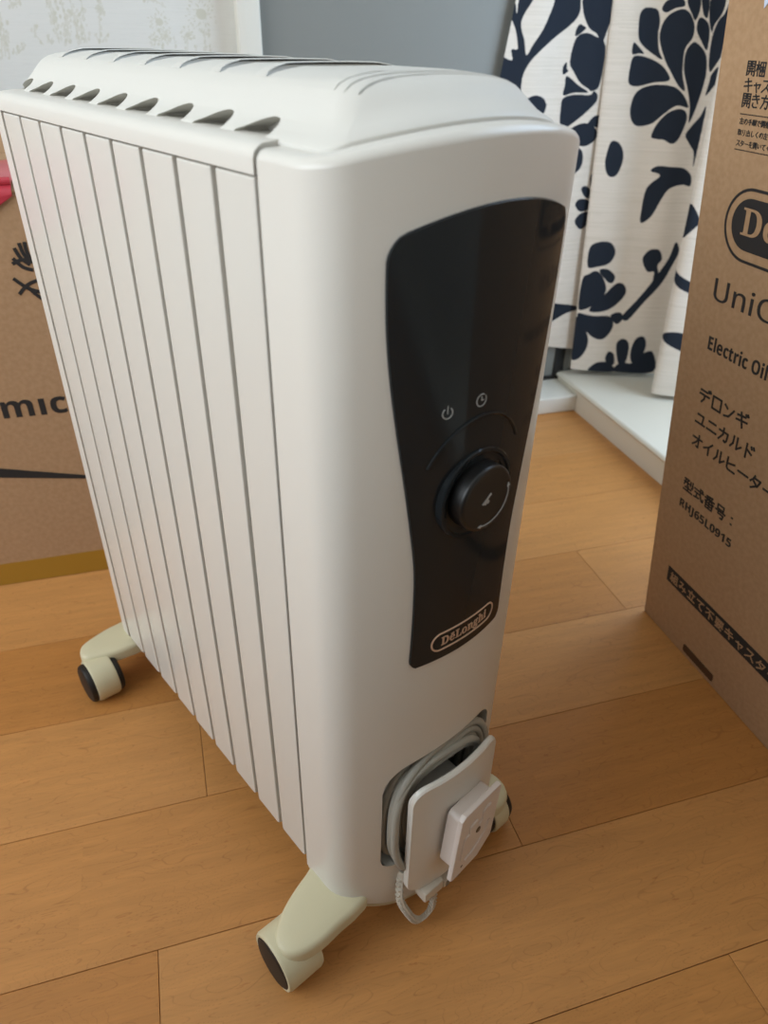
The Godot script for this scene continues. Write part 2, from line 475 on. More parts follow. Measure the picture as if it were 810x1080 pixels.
# ------------------------------------------------------------------ computed pictures: grain, weave, print
func fill_poly(im: Image, p: PackedVector2Array, c: Color) -> void:
	var lo := 1e9
	var hi := -1e9
	for q in p:
		lo = minf(lo, q.y)
		hi = maxf(hi, q.y)
	for y in range(maxi(0, int(ceil(lo - 0.5))), mini(im.get_height() - 1, int(floor(hi - 0.5))) + 1):
		var xs := []
		var yy := y + 0.5
		for i in p.size():
			var a := p[i]
			var b := p[(i + 1) % p.size()]
			if (a.y <= yy) != (b.y <= yy):
				xs.append(a.x + (yy - a.y) / (b.y - a.y) * (b.x - a.x))
		xs.sort()
		for k in xs.size() / 2:
			var x0 := int(round(xs[k * 2]))
			var x1 := int(round(xs[k * 2 + 1]))
			if x1 > x0:
				im.fill_rect(Rect2i(x0, y, x1 - x0, 1), c)

func wood_picture(variant: int, base: Color) -> ImageTexture:
	var w := 1456
	var h := 224
	var a := FastNoiseLite.new()
	a.seed = 11 + variant * 7
	a.frequency = 0.0042
	a.fractal_octaves = 3
	var b := FastNoiseLite.new()
	b.seed = 91 + variant
	b.frequency = 0.02
	b.fractal_octaves = 3
	var f := FastNoiseLite.new()
	f.seed = 37 + variant
	f.frequency = 0.09
	f.fractal_octaves = 2
	var im := Image.create(w, h, false, Image.FORMAT_RGB8)
	var data := PackedByteArray()
	data.resize(w * h * 3)
	var i := 0
	for y in h:
		for x in w:
			var field := a.get_noise_2d(x * 0.55, y * 2.4) * 9.0 + y * 0.012
			var ring := absf(fposmod(field, 1.0) - 0.5) * 2.0
			var line := smoothstep(0.86, 1.0, ring) * (0.55 + 0.45 * b.get_noise_2d(x * 0.3, y))
			var streak := b.get_noise_2d(x * 0.16, y * 2.2)
			var fine := f.get_noise_2d(x * 0.2, y * 3.0)
			var k := 1.0 + streak * 0.05 + fine * 0.03 - line * 0.13
			var fleck := smoothstep(0.56, 0.68, f.get_noise_2d(x * 0.32 + 900.0, y * 1.6 + 400.0)) * smoothstep(0.1, 0.35, b.get_noise_2d(x * 0.25 + 300.0, y * 0.5))
			k -= fleck * 0.07
			data[i] = clampi(int(base.r8 * k), 0, 255)
			data[i + 1] = clampi(int(base.g8 * (k - line * 0.03 - fleck * 0.05)), 0, 255)
			data[i + 2] = clampi(int(base.b8 * (k - line * 0.05 - fleck * 0.08)), 0, 255)
			i += 3
	im.set_data(w, h, false, Image.FORMAT_RGB8, data)
	return ImageTexture.create_from_image(im)

func cloth_picture() -> ImageTexture:   # 1600 pixels to the metre: 0.86 m of cloth, 0.75 m of height
	var im := Image.create(1376, 1200, false, Image.FORMAT_RGB8)
	var ground := rgb(224, 215, 203)
	for y in 1200:
		var t := rng.randf_range(-0.02, 0.02)
		im.fill_rect(Rect2i(0, y, 1376, 1), Color(ground.r + t, ground.g + t, ground.b + t))
		for k in 5:
			var u := rng.randf_range(-0.05, 0.025)
			im.fill_rect(Rect2i(rng.randi_range(0, 1376), y, rng.randi_range(20, 260), 1), Color(ground.r + u, ground.g + u, ground.b + u * 1.2))
	var ink := rgb(42, 48, 58)
	for s in CLOTH_PRINT:
		var p := PackedVector2Array()
		for i in s.size() / 2:
			p.append(Vector2(s[i * 2] * 1.6, (800 - s[i * 2 + 1]) * 1.6))
		fill_poly(im, curve2(p, 4), ink)
	return ImageTexture.create_from_image(im)

func wallpaper_picture() -> ImageTexture:   # 0.5 m square at 2 pixels per millimetre, from x = -0.42, y = 0.45
	var im := Image.create(1000, 1000, false, Image.FORMAT_RGB8)
	im.fill(rgb(220, 219, 213))
	for k in 9000:
		var t := rng.randf_range(-0.018, 0.012)
		im.fill_rect(Rect2i(rng.randi_range(0, 999), rng.randi_range(0, 999), rng.randi_range(10, 90), 1), Color(0.862 + t, 0.859 + t, 0.835 + t))
	var inks := [rgb(207, 205, 193), rgb(211, 209, 199), rgb(204, 202, 188)]
	for row in 2:
		for s in STALKS:
			var a := Vector2(s[0] + 420, 950 - s[1] + row * 250) * 2.0
			var b := Vector2(s[2] + 420, 950 - s[3] + row * 250) * 2.0
			var n := (b - a).orthogonal().normalized()
			fill_poly(im, PackedVector2Array([a - n * 1.3, a + n * 1.3, b + n * 1.3, b - n * 1.3]), inks[0])
			for k in int(a.distance_to(b) / 5.0 * s[4] / 9.0):
				var q: Vector2 = a.lerp(b, rng.randf()) + n * rng.randf_range(-1, 1) * s[4]
				var r := rng.randf_range(1.5, 4.0)
				fill_poly(im, ellipse2(q, r, r * 1.7, rng.randf() * 0.6), inks[rng.randi() % 3])
		for hd in HEADS:
			var c := Vector2(hd[0] + 420, 950 - hd[1] + row * 250) * 2.0
			for k in int(hd[2] * 3.0):
				var ang := k * 2.4
				var rr: float = hd[2] * 2.0 * sqrt(rng.randf())
				fill_poly(im, ellipse2(c + Vector2(cos(ang), sin(ang)) * rr, 1.6, 4.0, ang + PI / 2), inks[rng.randi() % 3])
			fill_poly(im, ellipse2(c, hd[2] * 0.7, hd[2] * 0.6, 0.0), inks[2])
	return ImageTexture.create_from_image(im)

func ellipse2(c: Vector2, a: float, b: float, turn: float) -> PackedVector2Array:
	var p := PackedVector2Array()
	for i in 12:
		p.append(c + Vector2(cos(TAU * i / 12) * a, sin(TAU * i / 12) * b).rotated(turn))
	return p

# ------------------------------------------------------------------ the scene
func _ready() -> void:
	rng.seed = 7
	set_camera_and_light()
	make_materials()
	build_room()
	build_floor()
	build_curtain()
	build_bench()
	build_tall_carton()
	build_low_carton()
	await build_radiator()

func set_camera_and_light() -> void:
	var cam := Camera3D.new()
	cam.name = "camera"
	add_child(cam)
	cam.fov = 71.424
	cam.near = 0.02
	cam.position = Vector3(-0.12776, 0.6622, 0.38829)
	cam.rotation_order = EULER_ORDER_YXZ
	cam.rotation = Vector3(-0.5905, -0.7248 + deg_to_rad(TURN), 0.0238)
	cam.current = true
	var lens := CameraAttributesPhysical.new()
	lens.frustum_focal_length = 16.69
	lens.frustum_focus_distance = 0.55
	lens.exposure_aperture = 5.5
	cam.attributes = lens
	cam.fov = 71.424

	var e := Environment.new()
	var sky := Sky.new()
	var sm := ProceduralSkyMaterial.new()
	sm.sky_top_color = Color(0.62, 0.74, 0.92)
	sm.sky_horizon_color = Color(0.86, 0.9, 0.95)
	sm.ground_bottom_color = Color(0.42, 0.42, 0.4)
	sm.ground_horizon_color = Color(0.62, 0.62, 0.6)
	sky.sky_material = sm
	e.background_mode = Environment.BG_SKY
	e.sky = sky
	e.tonemap_mode = Environment.TONE_MAPPER_LINEAR
	e.tonemap_exposure = 0.75
	e.sdfgi_enabled = true
	e.ssao_enabled = true
	e.ssil_enabled = true
	var we := WorldEnvironment.new()
	we.name = "environment"
	we.environment = e
	add_child(we)

	# daylight through the window in the left wall, and through the window the curtain is drawn from
	daylight("left_window_daylight", Vector3(-1.77, 1.35, 0.70), -90.0, Vector2(2.5, 1.4), Color(0.955, 0.985, 1.0), 6.8)
	daylight("right_window_daylight", Vector3(1.03, 1.05, -0.15), 90.0, Vector2(0.9, 1.7), Color(0.82, 0.91, 1.0), 2.6)

func daylight(called: String, at: Vector3, turn: float, size: Vector2, c: Color, energy: float) -> void:
	var l := AreaLight3D.new()
	l.name = called
	add_child(l)
	l.position = at
	l.rotation_degrees.y = turn
	l.area_size = size
	l.area_normalize_energy = true
	l.area_range = 8.0
	l.area_attenuation = 2.0
	l.light_color = c
	l.light_energy = energy
	l.shadow_enabled = true

# ------------------------------------------------------------------ room
const X0 := -1.8
const X1 := 1.05
const Z0 := -0.93
const Z1 := 5.4
const TOP := 2.5

func wall_with_opening(x: float, out: float, z0: float, z1: float, y0: float, y1: float) -> PackedVector3Array:
	var a := minf(x, x + out)
	var b := maxf(x, x + out)
	var t := PackedVector3Array()
	t.append_array(block(Vector3(a, 0, Z0), Vector3(b, TOP, z0)))
	t.append_array(block(Vector3(a, 0, z1), Vector3(b, TOP, Z1)))
	t.append_array(block(Vector3(a, 0, z0), Vector3(b, y0, z1)))
	t.append_array(block(Vector3(a, y1, z0), Vector3(b, TOP, z1)))
	return t

func window(called: String, x: float, z0: float, z1: float, y0: float, y1: float, label: String) -> void:
	var o := Node3D.new()
	o.name = called
	add_child(o)
	o.set_meta("kind", "structure")
	o.set_meta("label", label)
	o.set_meta("category", "window")
	var t := PackedVector3Array()
	var w := 0.04
	for zz in [z0, (z0 + z1) / 2 - w / 2, z1 - w]:
		t.append_array(block(Vector3(x - 0.02, y0, zz), Vector3(x + 0.02, y1, zz + w)))
	for yy in [y0, y1 - w]:
		t.append_array(block(Vector3(x - 0.019, yy, z0 + w), Vector3(x + 0.019, yy + w, z1 - w)))
	part("window_frame", t, M.frame, o)
	part("pane", block(Vector3(x - 0.003, y0 + w, z0 + w), Vector3(x + 0.003, y1 - w, (z0 + z1) / 2 - w / 2)), M.glass, o)
	part("pane", block(Vector3(x - 0.003, y0 + w, (z0 + z1) / 2 + w / 2), Vector3(x + 0.003, y1 - w, z1 - w)), M.glass, o)

func build_room() -> void:
	structure("wall_left", wall_with_opening(X0, -0.1, -0.58, 1.98, 0.63, 2.07), M.wall, "pale plain wall with a wide window in it", "wall")
	structure("wall_right", wall_with_opening(X1, 0.1, -0.62, 0.42, 0.2, 1.95), M.wall, "pale plain wall with the tall window beside the curtain", "wall")
	structure("wall_front", block(Vector3(X0, 0, Z1), Vector3(X1, TOP, Z1 + 0.1)), M.wall, "pale plain wall facing the radiator controls", "wall")
	structure("ceiling", block(Vector3(X0 - 0.1, TOP, Z0 - 0.1), Vector3(X1 + 0.1, TOP + 0.1, Z1 + 0.1)), M.ceiling, "pale plain ceiling over the whole room", "ceiling")
	window("window_1", X0 - 0.05, -0.58, 1.98, 0.63, 2.07, "wide two-pane window in the left wall")
	window("window_2", X1 + 0.05, -0.62, 0.42, 0.2, 1.95, "tall two-pane window behind the tall carton")
	# back wall with its printed wallpaper
	var paper := paint(Color.WHITE, 0.9)
	paper.albedo_texture = wallpaper_picture()
	var bw := block(Vector3(X0, 0, Z0 - 0.1), Vector3(X1, TOP, Z0))
	var uv := PackedVector2Array()
	for p in bw:
		uv.append(Vector2((p.x + 0.42) / 0.5, (0.95 - p.y) / 0.5))
	structure("wall_back", bw, paper, "pale wallpapered wall with faint beige wildflower print", "wall", 30.0, uv)
	# white post between wallpaper and the grey door
	var post := block(Vector3(0.0285, 0.0, Z0), Vector3(0.064, 2.1, Z0 + 0.03), 0.004)
	structure("trim_1", post, M.trim, "white upright door post between wallpaper and grey door", "trim")
	# grey door standing on the low sill
	var d := Node3D.new()
	d.name = "door_1"
	add_child(d)
	d.set_meta("kind", "structure")
	d.set_meta("label", "satin grey door panel between white post and curtain")
	d.set_meta("category", "door")
	part("door_panel", block(Vector3(0.064, 0.036, Z0), Vector3(0.70, 2.08, Z0 + 0.012), 0.001), M.door, d)
	part("gasket", block(Vector3(0.661, 0.036, Z0 + 0.012), Vector3(0.683, 2.08, Z0 + 0.016)), M.gasket, d)
	part("gasket", block(Vector3(0.064, 0.036, Z0 + 0.012), Vector3(0.661, 0.044, Z0 + 0.016)), M.gasket, d)
	# low white sill under the door, and the step under the window
	structure("trim_2", block(Vector3(0.0, 0, Z0), Vector3(0.673, 0.036, -0.823), 0.004), M.trim, "low white sill along the foot of the grey door", "trim")
	var prof := PackedVector2Array([Vector2(0.673, 0), Vector2(X1, 0), Vector2(X1, 0.054), Vector2(0.676, 0.054), Vector2(0.670, 0.052), Vector2(0.668, 0.048), Vector2(0.670, 0.044), Vector2(0.673, 0.042)])
	structure("trim_3", slab(prof, Z0 + 0.018, Z1, 0.0), M.step, "low white step with rounded nosing under the window", "trim", 50.0)
	structure("baseboard_back", block(Vector3(X0, 0, Z0), Vector3(0.0, 0.06, Z0 + 0.012), 0.003), M.trim, "white baseboard along the foot of the wallpaper", "baseboard")
	structure("baseboard_left", block(Vector3(X0, 0, Z0 + 0.012), Vector3(X0 + 0.012, 0.06, Z1), 0.003), M.trim, "white baseboard along the foot of the left wall", "baseboard")

func build_floor() -> void:
	var fl := structure("floor", block(Vector3(X0 - 0.1, -0.06, Z0 - 0.1), Vector3(X1 + 0.1, -0.012, Z1 + 0.1)), M.subfloor, "maple board floor under the radiator", "floor")
	var tones := [rgb(192, 134, 74), rgb(185, 126, 66), rgb(196, 139, 80)]
	var mats := []
	for i in 3:
		var m := paint(Color.WHITE, 0.42, 0.45)
		m.albedo_texture = wood_picture(i, tones[i])
		mats.append(m)
	# seams run along x; the end joints seen in the picture set where each row starts
	var joints := {0: -0.217, 1: 0.26, -1: 0.13, -2: -0.163, -3: 0.425, -4: 0.0, -5: 0.05, -6: -0.02}
	var length := 0.909
	for r in range(-7, 39):
		var z0 := 0.0475 + r * 0.1405
		var z1 := z0 + 0.1405
		if z1 > Z1:
			z1 = Z1
		if z0 < Z0:
			z0 = Z0
		if z1 - z0 < 0.01:
			continue
		var j: float = joints[r] if joints.has(r) else rng.randf_range(0.0, length)
		var x: float = j - length * ceil((j - X0) / length)
		while x < X1:
			var a := maxf(x, X0) + 0.0002
			var b := minf(x + length, X1) - 0.0002
			x += length
			if b - a < 0.02:
				continue
			var v := rng.randi() % 3
			if r == -1 and a < 0.0 and b > 0.1:
				v = 0
			var du := rng.randf()
			var t := block(Vector3(a, -0.012, z0 + 0.0002), Vector3(b, 0.0, z1 - 0.0002), 0.0007)
			var uv := PackedVector2Array()
			var flip := rng.randf() < 0.5
			for p in t:
				var u := (p.x - a) / length + du
				uv.append(Vector2(-u if flip else u, (p.z - z0) / 0.1405))
			part("plank", t, mats[v], fl, 30.0, uv)

# ------------------------------------------------------------------ curtain
func build_curtain() -> void:
	# plan of the folds: cloth length u, then x, z at the hem and x, z at 0.71 m, and the hem height
	var cols := [
		[0.0368, 0.385, -0.900, 0.4768, -0.900, 0.128], [0.15, 0.585, -0.902, 0.590, -0.898, 0.127], [0.295, 0.735, -0.902, 0.735, -0.902, 0.100],
		[0.305, 0.737, -0.896, 0.725, -0.904, 0.085], [0.36, 0.6775, -0.8855, 0.6425, -0.8976, 0.070], [0.45, 0.7626, -0.8561, 0.7276, -0.8682, 0.066],
		[0.57, 0.8760, -0.8169, 0.8410, -0.8290, 0.066], [0.585, 0.872, -0.803, 0.842, -0.815, 0.066], [0.66, 0.800, -0.753, 0.785, -0.76, 0.066],
		[0.68, 0.7846, -0.7373, 0.7620, -0.7490, 0.066], [0.72, 0.8204, -0.7194, 0.7978, -0.7311, 0.064], [0.86, 0.9457, -0.6569, 0.9231, -0.6686, 0.064]]
	var nu := 173
	var pts := []
	for i in nu:
		var u := lerpf(0.0368, 0.86, float(i) / (nu - 1))
		var k := 0
		while k < cols.size() - 2 and cols[k + 1][0] < u:
			k += 1
		var f: float = clampf((u - cols[k][0]) / (cols[k + 1][0] - cols[k][0]), 0, 1)
		var row := []
		for c in range(1, 6):
			row.append(lerpf(cols[k][c], cols[k + 1][c], f))
		pts.append(row)
	for pass_ in 6:
		var q := []
		for i in nu:
			var a = pts[maxi(i - 1, 0)]
			var b = pts[i]
			var c = pts[mini(i + 1, nu - 1)]
			var row := []
			for k in 5:
				row.append((a[k] + b[k] * 2.0 + c[k]) / 4.0 if i > 0 and i < nu - 1 else b[k])
			q.append(row)
		pts = q
	var nv := 24
	var grid := []
	for i in nu:
		var line := PackedVector3Array()
		var row = pts[i]
		var u := lerpf(0.0368, 0.86, float(i) / (nu - 1))
		for j in nv + 1:
			var y: float = lerpf(row[4], 2.15, float(j) / nv)
			var f: float = clampf((y - 0.07) / 0.64, 0.0, 1.15)
			var ripple := 0.0035 * sin(u * 62.0 + y * 1.7 + 1.2) * clampf((y - 0.05) / 0.2, 0.3, 1.0)
			line.append(Vector3(lerpf(row[0], row[2], f), y, lerpf(row[1], row[3], f) + ripple))
		grid.append(line)
	var t := PackedVector3Array()
	var uv := PackedVector2Array()
	for side in 2:   # a sheet with two faces half a millimetre apart
		for i in nu - 1:
			for j in nv:
				var q: Array = [grid[i][j], grid[i + 1][j], grid[i + 1][j + 1], grid[i][j + 1]]
				var ids := [0, 1, 2, 0, 2, 3] if side == 0 else [0, 2, 1, 0, 3, 2]
				for k in ids:
					var p: Vector3 = q[k]
					var ii: int = i + (1 if k == 1 or k == 2 else 0)
					t.append(p + Vector3(0, 0, -0.0006 * side))
					uv.append(Vector2(lerpf(0.0368, 0.86, float(ii) / (nu - 1)) / 0.86, (0.80 - p.y) / 0.75))
	var m := paint(Color.WHITE, 0.92, 0.2)
	m.albedo_texture = cloth_picture()
	m.backlight_enabled = true
	m.backlight = Color(0.12, 0.12, 0.12)
	var c := thing("curtain", "cream curtain with large dark navy flower and leaf print", "curtain")
	part("cloth", t, m, c, 60.0, uv)
	var rail := tube(PackedVector3Array([Vector3(0.40, 2.17, -0.88), Vector3(0.7, 2.17, -0.86), Vector3(0.95, 2.17, -0.6), Vector3(0.95, 2.17, 0.95)]), 0.012, 10)
	part("rail", rail, M.trim, c)

# ------------------------------------------------------------------ radiator
# Its own frame: x across (left side x = -0.09), y up from the floor, z towards its control face, first fin joint at z = 0.
const HALF := 0.09
const Z_BACK := -0.405

func end_outline(ins: float, n_arc := 28, n_fil := 8) -> PackedVector2Array:   # (x, z) from the left flank round the bowed end to the right flank; the end is at z = Z_FACE - ins
	var a := HALF - ins
	var r_arc := R_FACE - ins
	var r_fil := maxf(0.029 - ins, 0.012)
	var zc := Z_FACE - R_FACE
	var fx := a - r_fil
	var fz := zc + sqrt((r_arc - r_fil) * (r_arc - r_fil) - fx * fx)
	var ang := asin(fx / (r_arc - r_fil))
	var p := PackedVector2Array()
	for i in n_fil + 1:
		var t := lerpf(PI / 2, ang, float(i) / n_fil)
		p.append(Vector2(-fx - r_fil * sin(t), fz + r_fil * cos(t)))
	for i in range(1, n_arc):
		var t := lerpf(-ang, ang, float(i) / n_arc)
		p.append(Vector2(r_arc * sin(t), zc + r_arc * cos(t)))
	for i in n_fil + 1:
		var t := lerpf(ang, PI / 2, float(i) / n_fil)
		p.append(Vector2(fx + r_fil * sin(t), fz + r_fil * cos(t)))
	return p

func on_face(d: float, y: float, off := 0.0) -> Vector3:
	var n := Vector3(d / R_FACE, 0, sqrt(1.0 - d * d / (R_FACE * R_FACE)))
	return Vector3(0, y, Z_FACE - R_FACE) + n * (R_FACE + off)

func rim_y(x: float) -> float:
	return 0.6145 + 0.0115 * (1.0 - (x / HALF) * (x / HALF))

func foot_y(x: float) -> float:
	return 0.024 + 0.029 * pow(minf(absf(x) / 0.085, 1.0), 2.5)

func build_radiator() -> void:
	var h := thing("oil_radiator", "white oil-filled radiator on casters with glossy black control panel", "heater", Vector3.ZERO, TURN)
	build_fins(h)
	build_housing(h)
	build_panel(h)
	build_cord(h)
	build_feet(h)
	await build_top(h)

func build_fins(h: Node3D) -> void:
	var t := PackedVector3Array()
	var pitch := 0.04
	var w := pitch - 0.0043
	var y0 := 0.060
	var y1 := 0.6075
	for s in [-1, 1]:
		# flange: a pressed plate with rolled edges, its lower end rounded
		var poly := PackedVector2Array()
		for q in [[0.5, 1.0], [-0.5, 1.0]]:
			poly.append(Vector2(q[0] * w, y1))
		for c in 2:
			for i in 4:
				var a := PI + (c + i / 3.0) * PI / 2
				poly.append(Vector2([-1, 1][c] * (w / 2 - 0.0035) + cos(a) * 0.0035, y0 + 0.0035 + sin(a) * 0.0035))
		var f := func(p: Vector3) -> Vector3: return Vector3(s * p.z, p.y, p.x)
		t.append_array(orient(slab(poly, HALF - 0.012, HALF, 0.0022, f)))
	t.append_array(block(Vector3(-0.079, y0 + 0.03, -0.005), Vector3(0.079, y1, 0.005), 0.002))
	for i in 9:
		var o := part("fin", t, M.enamel, h, 35.0)
		o.position.z = -0.02 - i * pitch
	# oil-filled header tube through the fins near the bottom
	part("header_tube", tube(PackedVector3Array([Vector3(0, 0.11, 0.0), Vector3(0, 0.11, -0.36)]), 0.018, 14), M.enamel, h)

func build_housing(h: Node3D) -> void:
	# columns round the bowed front; the hole for the cord is left open
	var hw := 0.0575
	var top_mid := 0.2187
	var low := 0.088
	var rad := 0.02
	var base := end_outline(0.0)
	var xs := PackedVector2Array()
	xs.append(Vector2(-HALF, 0.0012))
	xs.append(Vector2(-HALF, 0.014))
	for p in base:
		if absf(absf(p.x) - hw) < 0.0025:
			continue
		xs.append(p)
	xs.append(Vector2(HALF, 0.014))
	xs.append(Vector2(HALF, 0.0012))
	for s in [-1, 1]:
		for d in [hw, hw - 0.0015, hw - 0.005, hw - 0.010, hw - 0.015]:
			var q := on_face(s * d, 0)
			xs.append(Vector2(q.x, q.z))
	var list := Array(xs)
	list.sort_custom(func(a, b): return a.x < b.x if absf(a.x - b.x) > 1e-6 else (a.y < b.y) == (a.x < 0))
	var hole_top := func(d: float) -> float:
		var y := top_mid - 0.009 * (d / hw) * (d / hw)
		var e := absf(d) - (hw - rad)
		return y - (rad - sqrt(maxf(rad * rad - e * e, 0.0)) if e > 0.0 else 0.0)
	var hole_low := func(d: float) -> float:
		var e := absf(d) - (hw - 0.012)
		return low + (0.012 - sqrt(maxf(0.012 * 0.012 - e * e, 0.0)) if e > 0.0 else 0.0)
	var t := PackedVector3Array()
	var n := list.size()
	for j in n - 1:
		var a: Vector2 = list[j]
		var b: Vector2 = list[j + 1]
		var spans := [[foot_y(a.x), rim_y(a.x), foot_y(b.x), rim_y(b.x)]]
		if absf(a.x) <= hw + 1e-5 and absf(b.x) <= hw + 1e-5:
			spans = [[foot_y(a.x), hole_low.call(a.x), foot_y(b.x), hole_low.call(b.x)], [hole_top.call(a.x), rim_y(a.x), hole_top.call(b.x), rim_y(b.x)]]
		for s in spans:
			quad(t, Vector3(a.x, s[0], a.y), Vector3(b.x, s[2], b.y), Vector3(b.x, s[3], b.y), Vector3(a.x, s[1], a.y))
	# rolled upper rim and lower edge, following the same columns
	var inward := func(j: int, ins: float) -> Vector2:
		var p: Vector2 = list[j]
		var c := Vector2(0, -0.02)
		if absf(p.x) > HALF - 1e-4 and p.y < 0.02:
			return Vector2(p.x - signf(p.x) * ins, p.y)
		var d: Vector2 = (list[mini(j + 1, n - 1)] - list[maxi(j - 1, 0)]).normalized()
		var q: Vector2 = Vector2(d.y, -d.x)
		return p + (q if q.dot(c - p) > 0.0 else -q) * ins
	var up := [[0.0, 0.0], [0.0008, 0.0022], [0.0025, 0.0040], [0.005, 0.0050], [0.0125, 0.0052], [0.0128, 0.0010]]
	var dn := [[0.0, 0.0], [0.001, -0.0018], [0.0035, -0.0026], [0.02, -0.0026]]
	for e in 2:
		var lv: Array = up if e == 0 else dn
		for k in lv.size() - 1:
			for j in n - 1:
				var q := []
				for w in [[j, k], [j + 1, k], [j + 1, k + 1], [j, k + 1]]:
					var p: Vector2 = inward.call(w[0], lv[w[1]][0])
					var y0: float = rim_y(list[w[0]].x) if e == 0 else foot_y(list[w[0]].x)
					q.append(Vector3(p.x, y0 + lv[w[1]][1], p.y))
				if e == 0:
					quad(t, q[0], q[1], q[2], q[3])
				else:
					quad(t, q[0], q[3], q[2], q[1])
	t.append_array(block(Vector3(-0.0885, 0.05, 0.0012), Vector3(0.0885, 0.617, 0.004)))
	t.append_array(block(Vector3(-0.07, 0.034, 0.004), Vector3(0.07, 0.05, 0.045)))
	var house := part("front_housing", t, M.plastic, h, 42.0)
	# cream tray edge showing under the housing
	var tray := PackedVector3Array()
	for j in n - 1:
		var q := []
		for w in [[j, 0.0008, -0.0020], [j + 1, 0.0008, -0.0020], [j + 1, 0.0012, -0.0062], [j, 0.0012, -0.0062], [j + 1, 0.03, -0.0062], [j, 0.03, -0.0062]]:
			var p: Vector2 = inward.call(w[0], w[1])
			q.append(Vector3(p.x, foot_y(list[w[0]].x) + w[2], p.y))
		quad(tray, q[0], q[3], q[2], q[1])
		quad(tray, q[3], q[5], q[4], q[2])
	part("base_tray", tray, M.foot, house, 40.0)
	# the hollow behind the cord hole
	var loop := PackedVector3Array()
	var ds := []
	for i in 25:
		ds.append(lerpf(-hw, hw, i / 24.0))
	for d in ds:
		loop.append(on_face(d, hole_top.call(d)))
	ds.reverse()
	for d in ds:
		loop.append(on_face(d, hole_low.call(d)))
	var inner := PackedVector3Array()
	for p in loop:
		inner.append(Vector3(p.x * 0.97, p.y, 0.022))
	var r := PackedVector3Array()
	var c := Vector3(0, 0.15, 0.022)
	for i in loop.size():
		var k := (i + 1) % loop.size()
		quad(r, loop[i], inner[i], inner[k], loop[k])
		r.append_array([c, inner[k], inner[i]])
	part("cord_recess", r, M.plastic, house, 30.0)
	# rear cap, a shallower copy of the bowed end
	var rings := []
	for l in [[0.004, 0.055], [0.0, 0.060], [0.0, 0.615], [0.004, 0.6195], [0.0125, 0.6195]]:
		var ring := PackedVector3Array([Vector3(-HALF + l[0], l[1], -0.3615)])
		var o := end_outline(l[0])
		for p in o:
			ring.append(Vector3(p.x, l[1], -0.3735 - maxf((p.y - 0.0275) * 0.70, 0.0) - 0.0008))
		ring.append(Vector3(HALF - l[0], l[1], -0.3615))
		rings.append(ring)
	part("rear_cap", loft(rings), M.plastic, h, 42.0)
	# rails over the fin tops
	for s in [-1, 1]:
		var poly := PackedVector2Array([Vector2(0.0905, 0.6085), Vector2(0.0905, 0.6150), Vector2(0.0896, 0.6180), Vector2(0.0875, 0.6200), Vector2(0.085, 0.6212), Vector2(0.077, 0.6220), Vector2(0.070, 0.6220), Vector2(0.070, 0.6085)])
		var f := func(p: Vector3) -> Vector3: return Vector3(s * p.x, p.y, p.z)
		part("side_rail", orient(slab(poly, -0.3620, -0.0010, 0.0, f)), M.plastic, h, 35.0)

